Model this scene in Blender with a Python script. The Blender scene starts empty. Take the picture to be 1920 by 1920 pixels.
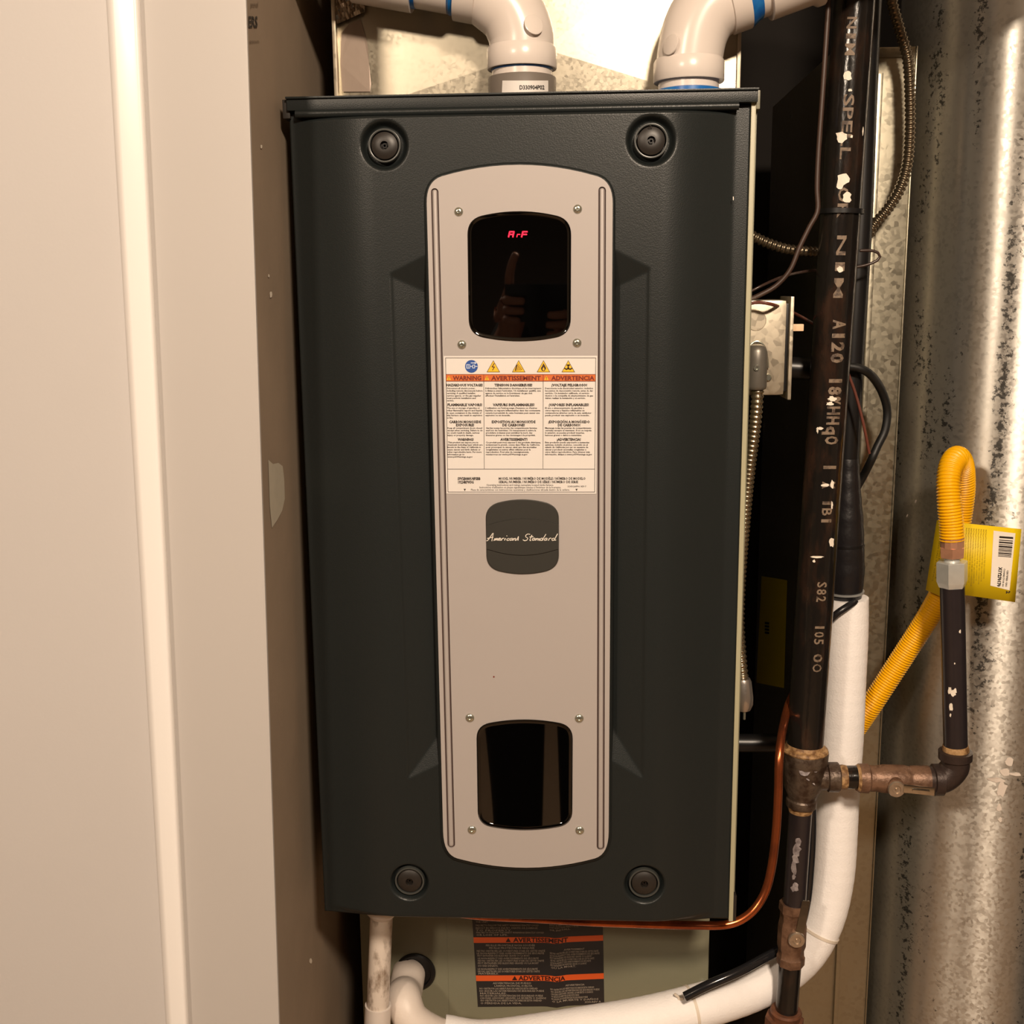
import bpy, bmesh, math, random
import numpy as np
from mathutils import Vector, Matrix, Euler
random.seed(7)
PI = math.pi
SC = bpy.context.scene
COL = SC.collection

# ---------------------------------------------------------------- camera, world, lights, exposure
F = 2150.0
CAM = Vector((0.0505, -1.1455, 0.6676))
EUL = Euler((PI/2-0.1895, 0.0102, 0.0518), 'XYZ')
cd = bpy.data.cameras.new('camera'); cam = bpy.data.objects.new('camera', cd); COL.objects.link(cam)
cam.location = CAM; cam.rotation_euler = EUL
cd.sensor_fit = 'HORIZONTAL'; cd.sensor_width = 36.0; cd.lens = 36.0*F/1920.0
cd.clip_start = 0.01; cd.clip_end = 50
SC.camera = cam
RM = EUL.to_matrix()

w = bpy.data.worlds.new('world'); SC.world = w; w.use_nodes = True
w.node_tree.nodes['Background'].inputs[0].default_value = (1.0, 0.8, 0.6, 1)
w.node_tree.nodes['Background'].inputs[1].default_value = 0.02

def area_light(name, loc, target, size, power, color):
    l = bpy.data.lights.new(name, 'AREA'); l.shape = 'DISK'; l.size = size; l.energy = power; l.color = color
    o = bpy.data.objects.new(name, l); COL.objects.link(o); o.location = loc
    o.rotation_euler = (Vector(target)-Vector(loc)).to_track_quat('-Z', 'Y').to_euler()
    return o
LAMP = (0.46, -1.74, 1.60)
LWARM = (1.0, 0.81, 0.625)
area_light('lamp_light', (LAMP[0], LAMP[1], LAMP[2]-0.03), (LAMP[0]-0.2, LAMP[1]+0.8, 0), 0.24, 54, LWARM)
area_light('far_fill_light', (-1.1, -2.3, 1.58), (-0.8, -0.8, 0.2), 0.24, 29, LWARM)  # added fill for the left panel and trim, no lamp known there
SC.view_settings.view_transform = 'Standard'
SC.view_settings.look = 'None'
SC.view_settings.gamma = 1.0
SC.view_settings.use_curve_mapping = False
SC.view_settings.exposure = 0.0

# ---------------------------------------------------------------- helpers
def P(px, py, y):
    d = RM @ Vector(((px-960)/F, -(py-960)/F, -1.0))
    t = (y-CAM.y)/d.y
    return CAM + d*t
def S(pt):
    """metres per pixel at a point"""
    return -(RM.transposed() @ (Vector(pt)-CAM)).z/F

def lin(c):
    return tuple(((v/255)/12.92 if v/255 <= .04045 else ((v/255+.055)/1.055)**2.4) for v in c)

MATS = {}
def mat(name, col, rough=0.5, metal=0.0, noise=0.0, nscale=30, col2=None, bump=0.0, bscale=200, emit=0, coat=0.0,
        stretch=(1, 1, 1), spec=0.5, thresh=None, rvar=0.0):
    """procedural principled material; col in sRGB 0-255"""
    if name in MATS: return MATS[name]
    m = bpy.data.materials.new(name); m.use_nodes = True; nt = m.node_tree; N = nt.nodes; L = nt.links
    b = N['Principled BSDF']
    c1 = lin(col)+(1,)
    b.inputs['Base Color'].default_value = c1
    b.inputs['Roughness'].default_value = rough; b.inputs['Metallic'].default_value = metal
    b.inputs['Specular IOR Level'].default_value = spec
    if coat: b.inputs['Coat Weight'].default_value = coat; b.inputs['Coat Roughness'].default_value = 0.08
    tc = N.new('ShaderNodeTexCoord'); mp = N.new('ShaderNodeMapping'); mp.inputs['Scale'].default_value = stretch
    L.new(tc.outputs['Object'], mp.inputs['Vector'])
    if noise or col2:
        n = N.new('ShaderNodeTexNoise'); n.inputs['Scale'].default_value = nscale; n.inputs['Detail'].default_value = 6
        n.inputs['Roughness'].default_value = 0.6
        L.new(mp.outputs['Vector'], n.inputs['Vector'])
        r = N.new('ShaderNodeValToRGB')
        lo, hi = thresh if thresh else (0.3, 0.7)
        r.color_ramp.elements[0].position = lo; r.color_ramp.elements[1].position = hi
        c2 = lin(col2)+(1,) if col2 else tuple(v*(1-noise) for v in c1[:3])+(1,)
        r.color_ramp.elements[0].color = c2; r.color_ramp.elements[1].color = c1
        L.new(n.outputs['Fac'], r.inputs['Fac']); L.new(r.outputs['Color'], b.inputs['Base Color'])
        if rvar:
            mr = N.new('ShaderNodeMapRange'); mr.inputs['To Min'].default_value = rough-rvar; mr.inputs['To Max'].default_value = rough+rvar
            L.new(n.outputs['Fac'], mr.inputs['Value']); L.new(mr.outputs['Result'], b.inputs['Roughness'])
    if bump:
        n2 = N.new('ShaderNodeTexNoise'); n2.inputs['Scale'].default_value = bscale; n2.inputs['Detail'].default_value = 3
        L.new(mp.outputs['Vector'], n2.inputs['Vector'])
        bp = N.new('ShaderNodeBump'); bp.inputs['Strength'].default_value = bump; bp.inputs['Distance'].default_value = 0.002
        L.new(n2.outputs['Fac'], bp.inputs['Height']); L.new(bp.outputs['Normal'], b.inputs['Normal'])
    if emit:
        b.inputs['Emission Color'].default_value = c1; b.inputs['Emission Strength'].default_value = emit
    MATS[name] = m
    return m

def galvanised(name, base, rough, spangle=0.25, vscale=60, darkspots=0.0, aniso=0.0):
    """zinc coated sheet: voronoi spangles with a little roughness change, optional dark pits"""
    m = bpy.data.materials.new(name); m.use_nodes = True; nt = m.node_tree; N = nt.nodes; L = nt.links
    b = N['Principled BSDF']; b.inputs['Metallic'].default_value = 0.9
    if aniso:
        b.inputs['Anisotropic'].default_value = aniso; b.inputs['Anisotropic Rotation'].default_value = 0.25
        tg_ = N.new('ShaderNodeTangent'); tg_.direction_type = 'RADIAL'; tg_.axis = 'Z'; L.new(tg_.outputs[0], b.inputs['Tangent'])
    tc = N.new('ShaderNodeTexCoord')
    v = N.new('ShaderNodeTexVoronoi'); v.inputs['Scale'].default_value = vscale
    L.new(tc.outputs['Object'], v.inputs['Vector'])
    bw = N.new('ShaderNodeRGBToBW'); L.new(v.outputs['Color'], bw.inputs['Color'])
    n = N.new('ShaderNodeTexNoise'); n.inputs['Scale'].default_value = 9; n.inputs['Detail'].default_value = 5
    L.new(tc.outputs['Object'], n.inputs['Vector'])
    mx = N.new('ShaderNodeMath'); mx.operation = 'ADD'; L.new(bw.outputs['Val'], mx.inputs[0]); L.new(n.outputs['Fac'], mx.inputs[1])
    r = N.new('ShaderNodeValToRGB'); c = lin(base)
    r.color_ramp.elements[0].position = 0.35; r.color_ramp.elements[1].position = 1.3
    r.color_ramp.elements[0].color = tuple(q*(1-spangle) for q in c)+(1,); r.color_ramp.elements[1].color = c+(1,)
    L.new(mx.outputs[0], r.inputs['Fac'])
    out = r.outputs['Color']
    if darkspots:
        n3 = N.new('ShaderNodeTexNoise'); n3.inputs['Scale'].default_value = 150; n3.inputs['Detail'].default_value = 4; n3.inputs['Roughness'].default_value = 0.7
        n4 = N.new('ShaderNodeTexNoise'); n4.inputs['Scale'].default_value = 12
        mp = N.new('ShaderNodeMapping'); mp.inputs['Scale'].default_value = (2.2, 2.2, 0.25)
        L.new(tc.outputs['Object'], mp.inputs['Vector']); L.new(tc.outputs['Object'], n3.inputs['Vector']); L.new(mp.outputs['Vector'], n4.inputs['Vector'])
        ml = N.new('ShaderNodeMath'); ml.operation = 'MULTIPLY'; L.new(n3.outputs['Fac'], ml.inputs[0]); L.new(n4.outputs['Fac'], ml.inputs[1])
        rr = N.new('ShaderNodeValToRGB'); rr.color_ramp.elements[0].position = 0.32; rr.color_ramp.elements[1].position = 0.36
        L.new(ml.outputs[0], rr.inputs['Fac'])
        mc = N.new('ShaderNodeMixRGB'); mc.blend_type = 'MIX'; mc.inputs['Color2'].default_value = (0.05, 0.05, 0.05, 1)
        mf = N.new('ShaderNodeMath'); mf.operation = 'MULTIPLY'; mf.inputs[1].default_value = darkspots
        L.new(rr.outputs['Color'], mf.inputs[0]); L.new(mf.outputs[0], mc.inputs['Fac']); L.new(out, mc.inputs['Color1']); out = mc.outputs['Color']
    L.new(out, b.inputs['Base Color'])
    mr = N.new('ShaderNodeMapRange'); mr.inputs['To Min'].default_value = rough-0.07; mr.inputs['To Max'].default_value = rough+0.07
    L.new(bw.outputs['Val'], mr.inputs['Value']); L.new(mr.outputs['Result'], b.inputs['Roughness'])
    bp = N.new('ShaderNodeBump'); bp.inputs['Strength'].default_value = 0.06; bp.inputs['Distance'].default_value = 0.002
    L.new(bw.outputs['Val'], bp.inputs['Height']); L.new(bp.outputs['Normal'], b.inputs['Normal'])
    MATS[name] = m
    return m

# ---- objects
def tagp(o, label=None, cat=None, group=None, kind=None):
    if label: o['label'] = label
    if cat: o['category'] = cat
    if group: o['group'] = group
    if kind: o['kind'] = kind
    return o
def thing(name, label, cat, loc=(0, 0, 0), group=None):
    o = bpy.data.objects.new(name, None); COL.objects.link(o); o.location = loc; o.empty_display_size = 0.05
    return tagp(o, label, cat, group)
def link(o, parent=None):
    COL.objects.link(o)
    if parent is not None:
        o.parent = parent
        if parent.type == 'EMPTY': o.matrix_parent_inverse = Matrix.Translation(-Vector(parent.location))
    return o
def obj(name, bm, m, parent=None, smooth=True, angle=40, label=None):
    me = bpy.data.meshes.new(name)
    bmesh.ops.recalc_face_normals(bm, faces=bm.faces)
    if smooth:
        for f in bm.faces: f.smooth = True
        ca = math.radians(angle)
        for e in bm.edges:
            if len(e.link_faces) == 2 and e.calc_face_angle(0) > ca: e.smooth = False
    bm.to_mesh(me); bm.free()
    me.materials.append(m)
    o = bpy.data.objects.new(name, me)
    if label: o['label'] = label
    return link(o, parent)
def B(): return bmesh.new()

def box(bm, lo, hi, bev=0):
    lo = Vector(lo); hi = Vector(hi)
    r = bmesh.ops.create_cube(bm, size=1)
    for v in r['verts']:
        v.co = Vector(((lo.x+hi.x)/2+v.co.x*(hi.x-lo.x), (lo.y+hi.y)/2+v.co.y*(hi.y-lo.y), (lo.z+hi.z)/2+v.co.z*(hi.z-lo.z)))
    if bev:
        es = list({e for v in r['verts'] for e in v.link_edges})
        bmesh.ops.bevel(bm, geom=es, offset=bev, segments=2, affect='EDGES', profile=0.7)
    return r
def obox(bm, c, ax, ay, az, bev=0):
    """box from centre and three half-axis vectors"""
    c = Vector(c); r = bmesh.ops.create_cube(bm, size=2)
    for v in r['verts']: v.co = c+Vector(ax)*v.co.x+Vector(ay)*v.co.y+Vector(az)*v.co.z
    if bev:
        es = list({e for v in r['verts'] for e in v.link_edges})
        bmesh.ops.bevel(bm, geom=es, offset=bev, segments=2, affect='EDGES', profile=0.7)

def catmull(pts, step):
    pts = [Vector(p) for p in pts]
    if len(pts) == 2: pts = [pts[0], (pts[0]+pts[1])/2, pts[1]]
    q = [2*pts[0]-pts[1]]+pts+[2*pts[-1]-pts[-2]]
    out = []
    for i in range(1, len(q)-2):
        p0, p1, p2, p3 = q[i-1], q[i], q[i+1], q[i+2]
        for k in range(24):
            t = k/24
            out.append(0.5*((2*p1)+(-p0+p2)*t+(2*p0-5*p1+4*p2-p3)*t*t+(-p0+3*p1-3*p2+p3)*t**3))
    out.append(pts[-1])
    ds = [0]
    for a, b in zip(out, out[1:]): ds.append(ds[-1]+(b-a).length)
    n = max(2, int(ds[-1]/step)); res = []; j = 0
    for i in range(n+1):
        s = ds[-1]*i/n
        while j < len(ds)-2 and ds[j+1] < s: j += 1
        d = ds[j+1]-ds[j]
        res.append(out[j].lerp(out[j+1], (s-ds[j])/d if d > 0 else 0))
    return res
def sweep(bm, pts, rad, seg=16, cap=True, nv=None):
    """tube through pts; rad number or function(i, n) """
    n = len(pts); rings = []
    t = (pts[1]-pts[0]).normalized()
    u = t.orthogonal().normalized() if nv is None else (Vector(nv)-t*Vector(nv).dot(t)).normalized()
    for i, p in enumerate(pts):
        a = pts[max(0, i-1)]; b = pts[min(n-1, i+1)]
        t2 = (b-a).normalized()
        u = (u-t2*u.dot(t2)).normalized(); v = t2.cross(u)
        r = rad(i, n) if callable(rad) else rad
        rings.append([bm.verts.new(p+(u*math.cos(2*PI*k/seg)+v*math.sin(2*PI*k/seg))*r) for k in range(seg)])
    for a, b in zip(rings, rings[1:]):
        for k in range(seg): bm.faces.new((a[k], a[(k+1) % seg], b[(k+1) % seg], b[k]))
    if cap:
        bm.faces.new(rings[0][::-1]); bm.faces.new(rings[-1])
    return rings
def tube(pts, r, step=0.006, seg=16, bm=None):
    bm = bm or B()
    sweep(bm, catmull(pts, step), r, seg); return bm
def lathe(bm, base, axis, prof, seg=24, rot=0.0, cap=True):
    """prof list of (distance along axis, radius)"""
    base = Vector(base); axis = Vector(axis).normalized()
    h_ = Vector((1, 0, 0)) if abs(axis.x) < 0.8 else Vector((0, 0, 1))
    u = (h_-axis*h_.dot(axis)).normalized(); v = axis.cross(u); rings = []
    for d, r in prof:
        rings.append([bm.verts.new(base+axis*d+(u*math.cos(2*PI*k/seg+rot)+v*math.sin(2*PI*k/seg+rot))*max(r, 1e-5)) for k in range(seg)])
    for a, b in zip(rings, rings[1:]):
        for k in range(seg): bm.faces.new((a[k], a[(k+1) % seg], b[(k+1) % seg], b[k]))
    if cap: bm.faces.new(rings[0][::-1]); bm.faces.new(rings[-1])
def corrugated(pts, r, pitch, depth, seg=16, sub=4):
    bm = B(); ps = catmull(pts, pitch/sub)
    sweep(bm, ps, lambda i, n: r-depth*(0.5-0.5*math.cos(2*PI*i/sub)), seg); return bm

# ---- flat outlines given in photo pixels and placed on a vertical plane y = Y
def barrel(x0a, x0b, x1a, x1b, yt, yb, sagt, sagb, rad, n=14):
    """rounded panel: left edge x0a(top)->x0b(bottom), right edge x1a->x1b, yt/yb corner heights, arched top/bottom"""
    def arc(a, b, sag, k):
        return [(a[0]+(b[0]-a[0])*i/k, a[1]+(b[1]-a[1])*i/k-sag*4*(i/k)*(1-i/k)) for i in range(k+1)]
    tl, tr, br, bl = (x0a, yt), (x1a, yt), (x1b, yb), (x0b, yb)
    dens = 60
    path = arc(tl, tr, sagt, dens)[:-1]+[(tr[0]+(br[0]-tr[0])*i/dens, tr[1]+(br[1]-tr[1])*i/dens) for i in range(dens)] \
        + arc(br, bl, -sagb, dens)[:-1]+[(bl[0]+(tl[0]-bl[0])*i/dens, bl[1]+(tl[1]-bl[1])*i/dens) for i in range(dens)]
    cor = [0, dens, 2*dens, 3*dens]; N = len(path); out = []
    def walk(i, step):
        c = path[i % N]; j = i; dist = 0
        while dist < rad:
            a = path[j % N]; b = path[(j+step) % N]; dist += math.dist(a, b); j += step
        return j
    seg = []
    for c in cor: seg.append((walk(c, -1), c, walk(c, 1)))
    for q in range(4):
        a, c, b = seg[q]
        A, C, D = path[a % N], path[c % N], path[b % N]
        for i in range(9):
            t = i/8
            out.append(((1-t)**2*A[0]+2*t*(1-t)*C[0]+t*t*D[0], (1-t)**2*A[1]+2*t*(1-t)*C[1]+t*t*D[1]))
        nxt = seg[(q+1) % 4][0]; e = nxt if nxt > b else nxt+N
        kk = 12
        for i in range(1, kk): out.append(path[int(b+(e-b)*i/kk) % N])
    return out
def capsule(x0, y0, x1, y1, r, n=8):
    a = math.atan2(y1-y0, x1-x0); out = []
    for i in range(n+1): t = a+PI/2+PI*i/n; out.append((x0+r*math.cos(t), y0+r*math.sin(t)))
    for i in range(n+1): t = a-PI/2+PI*i/n; out.append((x1+r*math.cos(t), y1+r*math.sin(t)))
    return out
def shrink(poly, k):
    cx = sum(p[0] for p in poly)/len(poly); cy = sum(p[1] for p in poly)/len(poly)
    out = []
    for i, p in enumerate(poly):
        a = poly[i-1]; b = poly[(i+1) % len(poly)]
        dx, dy = b[0]-a[0], b[1]-a[1]; L = math.hypot(dx, dy) or 1
        nx, ny = -dy/L, dx/L
        if (cx-p[0])*nx+(cy-p[1])*ny < 0: nx, ny = -nx, -ny
        out.append((p[0]+nx*k, p[1]+ny*k))
    return out
def loft(polys, ys, cap_front=True, cap_back=False):
    """polys: list of pixel outlines (same count) at depths ys, first is the outermost; last is the front"""
    bm = B(); rings = [[bm.verts.new(P(x, y, Y)) for x, y in pl] for pl, Y in zip(polys, ys)]
    n = len(rings[0])
    for a, b in zip(rings, rings[1:]):
        for k in range(n): bm.faces.new((a[k], a[(k+1) % n], b[(k+1) % n], b[k]))
    if cap_front: bm.faces.new(rings[-1])
    if cap_back: bm.faces.new(rings[0][::-1])
    return bm
def holed(outer, holes, Y, Yback):
    """flat plate with holes, walls going back to Yback"""
    bm = B(); loops = []
    for pl in [outer]+holes:
        vs = [bm.verts.new(P(x, y, Y)) for x, y in pl]
        for k in range(len(vs)): bm.edges.new((vs[k], vs[(k+1) % len(vs)]))
        loops.append((pl, vs))
    bmesh.ops.triangle_fill(bm, use_beauty=True, use_dissolve=False, edges=bm.edges[:])
    for pl, vs in loops:
        bk = [bm.verts.new(P(x, y, Y)+Vector((0, Yback-Y, 0))) for x, y in pl]
        n = len(vs)
        for k in range(n): bm.faces.new((vs[k], vs[(k+1) % n], bk[(k+1) % n], bk[k]))
    return bm
def flat(bm, pl, Y):
    try: bm.faces.new([bm.verts.new(P(x, y, Y)) for x, y in pl])
    except ValueError: pass
def frect(bm, x0, y0, x1, y1, Y): flat(bm, [(x0, y0), (x1, y0), (x1, y1), (x0, y1)], Y)
def pline(bm, pts, wpx, Y):
    """flat stroke through pixel points"""
    for (ax, ay), (bx, by) in zip(pts, pts[1:]):
        dx, dy = bx-ax, by-ay; L = math.hypot(dx, dy) or 1; nx, ny = -dy/L*wpx/2, dx/L*wpx/2
        ex, ey = dx/L*wpx*0.2, dy/L*wpx*0.2
        flat(bm, [(ax+nx-ex, ay+ny-ey), (bx+nx+ex, by+ny+ey), (bx-nx+ex, by-ny+ey), (ax-nx-ex, ay-ny-ey)], Y)

# ---- writing: glyph meshes made once per string, then mapped by a function
_pend = []
def glyphs(body, bold=0.0, shear=0.0, res=2):
    c = bpy.data.curves.new('t', 'FONT'); c.body = body; c.offset = bold; c.shear = shear; c.resolution_u = res
    o = bpy.data.objects.new('t', c); COL.objects.link(o)
    dg = bpy.context.evaluated_depsgraph_get()
    me = bpy.data.meshes.new_from_object(o.evaluated_get(dg))
    vs = [v.co.copy() for v in me.vertices]; fs = [list(p.vertices) for p in me.polygons]
    bpy.data.objects.remove(o); bpy.data.curves.remove(c); bpy.data.meshes.remove(me)
    return vs, fs
def put_text(bm, body, x0, x1, yt, yb, mapf, bold=0.0, shear=0.0, res=2, cap=0.69):
    """fit text in a box (x right, y down in the mapping's own units); yt/yb are cap top and baseline"""
    vs, fs = glyphs(body, bold, shear, res)
    if not vs: return
    mnx = min(v.x for v in vs); mxx = max(v.x for v in vs)
    sx = (x1-x0)/max(mxx-mnx, 1e-6); sy = (yb-yt)/cap
    nv = [bm.verts.new(mapf(x0+(v.x-mnx)*sx, yb-v.y*sy)) for v in vs]
    for f in fs:
        try: bm.faces.new([nv[i] for i in f])
        except ValueError: pass

# ---------------------------------------------------------------- materials
M_wall = mat('cream_paint', (196, 192, 190), 0.5, noise=0.03, nscale=3, bump=0.03, bscale=300)
M_trim = mat('white_gloss_paint', (240, 237, 234), 0.26, spec=0.9)
M_drywall = mat('unpainted_drywall', (150, 132, 112), 0.85, noise=0.15, nscale=9, bump=0.08)
M_room = mat('room_paint', (196, 184, 166), 0.8)
M_floor = mat('tan_carpet', (168, 140, 112), 0.95, noise=0.15, nscale=60)
M_dark = mat('unlit_drywall', (34, 29, 25), 0.9, noise=0.2, nscale=6)  # unlit depth of the closet put into the wall colour
M_door = mat('slate_enamel', (30, 34, 34), 0.36, noise=0.04, nscale=12, bump=0.10, bscale=900, spec=0.35)
M_doorblack = mat('black_plastic', (38, 34, 31), 0.42, noise=0.08, nscale=30)
M_cab = mat('grey_green_enamel', (124, 122, 102), 0.42, noise=0.04, nscale=10, bump=0.05, bscale=700)
M_silver = mat('champagne_plate', (171, 164, 161), 0.5, metal=0.1, noise=0.02, nscale=8)
M_glass = mat('black_gloss_window', (2, 2, 2), 0.02, spec=0.8)
M_label = mat('label_white', (218, 213, 208), 0.5)
M_ink = mat('ink_black', (48, 38, 32), 0.6)
M_ink2 = mat('ink_dark', (40, 32, 28), 0.6)
M_orange = mat('orange_print', (204, 104, 44), 0.5)
M_red = mat('dark_red_print', (112, 26, 12), 0.55)
M_yel = mat('yellow_print', (240, 186, 40), 0.5)
M_blue = mat('blue_print', (34, 76, 150), 0.5)
M_white = mat('white_print', (240, 232, 220), 0.5)
M_steel = mat('zinc_screw', (205, 208, 196), 0.22, metal=0.9, noise=0.1, nscale=200)
M_led = mat('led_red', (255, 8, 50), 0.5, emit=2.0)
M_pvc = mat('white_pvc', (222, 212, 204), 0.25, noise=0.03, nscale=12)
M_pvcd = mat('stained_pvc', (222, 210, 198), 0.4, col2=(140, 122, 106), nscale=55, thresh=(0.36, 0.52), stretch=(1, 1, 0.5))
M_primer = mat('blue_primer', (8, 84, 168), 0.3, col2=(40, 120, 190), nscale=80)
M_rubber = mat('black_rubber', (22, 21, 22), 0.35, noise=0.2, nscale=60)
M_iron = mat('black_iron_pipe', (25, 22, 20), 0.17, col2=(54, 37, 28), nscale=40, thresh=(0.30, 0.50), bump=0.12, bscale=260, stretch=(1, 1, 0.35), rvar=0.05)
M_iron2 = mat('rusty_iron_fitting', (96, 82, 70), 0.42, col2=(62, 46, 36), nscale=70, thresh=(0.4, 0.6), metal=0.4, bump=0.3, bscale=300)
M_dope = mat('thread_sealant', (176, 140, 96), 0.6, col2=(110, 78, 46), nscale=120, thresh=(0.4, 0.6), bump=0.4, bscale=300)
M_brassv = mat('aged_brass_valve', (128, 98, 78), 0.45, col2=(88, 62, 46), nscale=60, thresh=(0.35, 0.6), metal=0.35, bump=0.3, bscale=260)
M_brass = mat('copper_brass_nut', (222, 166, 134), 0.32, metal=0.6, noise=0.15, nscale=100)
M_chrome = mat('chrome', (205, 200, 190), 0.15, metal=1.0, noise=0.15, nscale=160)
M_copper = mat('copper_tube', (206, 112, 66), 0.25, col2=(150, 84, 60), nscale=24, thresh=(0.35, 0.6), metal=0.9)
M_gas = mat('yellow_coated_connector', (238, 176, 0), 0.4)
M_tag = mat('yellow_tag_card', (232, 200, 12), 0.5)
M_tagink = mat('olive_print', (150, 124, 10), 0.6)
M_foam = mat('white_line_insulation', (252, 248, 246), 0.75, noise=0.04, nscale=60, bump=0.25, bscale=400)
M_paint = mat('white_paint_drip', (236, 226, 210), 0.5)
M_stencil = mat('pipe_stencil_paint', (126, 108, 90), 0.6, col2=(70, 56, 46), nscale=160, thresh=(0.36, 0.5))
M_wireb = mat('brown_wire', (62, 44, 36), 0.45)
M_flex = mat('armoured_conduit', (176, 164, 140), 0.25, metal=0.95, noise=0.2, nscale=90)
M_foil = mat('foil_tape', (172, 154, 140), 0.45, metal=0.3, noise=0.08, nscale=20, bump=0.1, bscale=60)
M_tank = mat('dark_tank_enamel', (44, 42, 38), 0.35, noise=0.1, nscale=6)
M_yelrefl = mat('yellow_reflection', (252, 230, 30), 0.5)  # tint of the yellow reflection in the box duct
G_plen = galvanised('galvanised_plenum', (184, 176, 158), 0.34, 0.03, 320)
G_duct = galvanised('galvanised_round_duct', (206, 203, 195), 0.36, 0.25, 260, darkspots=0.85, aniso=0.9)
G_box = galvanised('galvanised_box_duct', (168, 162, 144), 0.34, 0.2, 200)
G_junc = galvanised('galvanised_junction_box', (206, 196, 176), 0.4, 0.12, 160)

# ---------------------------------------------------------------- setting
ZF, ZC = -0.80, 1.66
def quad(name, pts, m, kind='structure'):
    bm = B(); bm.faces.new([bm.verts.new(p) for p in pts]); o = obj(name, bm, m, smooth=False); o['kind'] = kind; return o
def slab(name, lo, hi, m):
    bm = B(); box(bm, lo, hi); o = obj(name, bm, m, smooth=False); o['kind'] = 'structure'; return o
slab('floor', (-2.0, -3.2, ZF-0.05), (1.9, 1.1, ZF), M_floor)
slab('ceiling', (-2.0, -3.2, ZC), (1.9, 1.1, ZC+0.05), M_room)
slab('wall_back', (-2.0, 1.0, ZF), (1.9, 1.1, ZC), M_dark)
slab('wall_rear', (-2.0, -3.3, ZF), (1.9, -3.2, ZC), mat('dark_rear_wall', (72, 62, 54), 0.8))
M_side = mat('brown_side_wall', (118, 104, 88), 0.85)
slab('wall_side_left', (-2.1, -3.2, ZF), (-2.0, 1.0, ZC), M_side)
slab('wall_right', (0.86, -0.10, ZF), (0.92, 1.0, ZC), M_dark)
slab('wall_front_right', (0.86, -0.16, ZF), (1.9, -0.10, ZC), M_wall)
slab('wall_side_right', (1.9, -3.2, ZF), (2.0, 1.0, ZC), M_side)

# left of the closet: panel wall, beaded white trim, flat jamb board, drywall return
YT = -0.10
def strip_points(tpx, bpx, y):
    """a vertical line through pixels (tpx, 0) and (bpx, 1920) extended to floor and ceiling"""
    a = P(tpx, 0, y); b = P(bpx, 1920, y); d = (a-b)/(a.z-b.z)
    return b+d*(ZF-b.z), b+d*(ZC-b.z)
def profile_wall(name, cols, m, depth=0.0, angle=60):
    bm = B(); prev = None
    for t, b, y in cols:
        lo, hi = strip_points(t, b, y); v = (bm.verts.new(lo), bm.verts.new(hi))
        if prev: bm.faces.new((prev[0], v[0], v[1], prev[1]))
        prev = v
    o = obj(name, bm, m, angle=angle); o['kind'] = 'structure'; return o
profile_wall('wall_front_left', [(-4000, -3900, YT-0.004), (-60, 52, YT-0.004), (204, 316, YT-0.004)], M_wall)
bead = []
for i in range(9):
    a = PI/2*i/8; bead.append((199+9*math.sin(a), 311+9*math.sin(a), YT-0.004-0.010*(1-math.cos(a)) if False else YT-0.002-0.012*math.sin(a)))
bead = [(199, 311, YT)]
for i in range(10):
    a = PI/2*i/9; bead.append((199+14*(1-math.cos(a)), 311+12*(1-math.cos(a)), YT-0.004-0.010*math.sin(a)))
for i in range(10):
    a = PI/2*i/9; bead.append((250+13*math.sin(a), 343+12*math.sin(a), YT-0.004-0.010*math.cos(a)))
profile_wall('trim_1', bead, M_trim, angle=50)
profile_wall('trim_2', [(263, 355, YT-0.004), (455, 518, YT), (461, 523, YT+0.001), (463, 525, YT+0.004)], mat('jamb_paint', (184, 179, 175), 0.5, noise=0.03, nscale=3), angle=20)
# drywall return running into the closet
lo, hi = strip_points(463, 525, YT+0.004)
XL = (lo.x+hi.x)/2
bm = B(); v = [bm.verts.new(p) for p in (lo, hi, hi+Vector((0.0, 1.10, 0)), lo+Vector((0.0, 1.10, 0)))]; bm.faces.new(v)
wl = obj('wall_left', bm, M_drywall, smooth=False); wl['kind'] = 'structure'
# board print and paint chips on that drywall
xw = max(lo.x, hi.x)+0.0008
def on_wall(s, zz): return Vector((xw+0.0012, s, zz))
def wl_x(y, z):
    t = (z-lo.z)/(hi.z-lo.z); return lo.x+(hi.x-lo.x)*t
def wallP(px, py, off=0.0007):
    """where the ray through a pixel meets the left drywall"""
    d = RM @ Vector(((px-960)/F, -(py-960)/F, -1.0)); t = 0.9
    for _ in range(40):
        p = CAM+d*t; t += (wl_x(p.y, p.z)+off-p.x)/d.x
    return CAM+d*t
bm = B()
put_text(bm, 'ERS', 466, 483, 31, 51, lambda x, y: wallP(x, y), bold=0.03)
obj('board_print', bm, M_ink2, wl, smooth=False)
bm = B()
put_text(bm, 'gypsum', 468, 486, 74, 80, lambda x, y: wallP(x, y)); put_text(bm, 'panel', 470, 484, 3, 13, lambda x, y: wallP(x, y))
obj('board_print', bm, mat('faint_print', (104, 86, 68), 0.8), wl, smooth=False)
bm = B()
for cx, cy, rx, ry in [(490, 275, 2, 4), (504, 517, 1.5, 4), (508, 552, 2.5, 7), (583, 1802, 3, 5)]:
    bm.free(); bm = B(); n = 9; bm.faces.new([bm.verts.new(wallP(cx+rx*math.cos(2*PI*k/n)*random.uniform(.7, 1.2), cy+ry*math.sin(2*PI*k/n)*random.uniform(.7, 1.2))) for k in range(n)]); obj('paint_chip', bm, M_paint, wl, smooth=False); bm = B()
bm.free()
bm = B()
ring = [(503, 862), (512, 870), (522, 868), (530, 874), (533, 900), (534, 935), (529, 958), (520, 975), (510, 990), (506, 950)]
bm.faces.new([bm.verts.new(wallP(x, y)) for x, y in ring])
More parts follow.
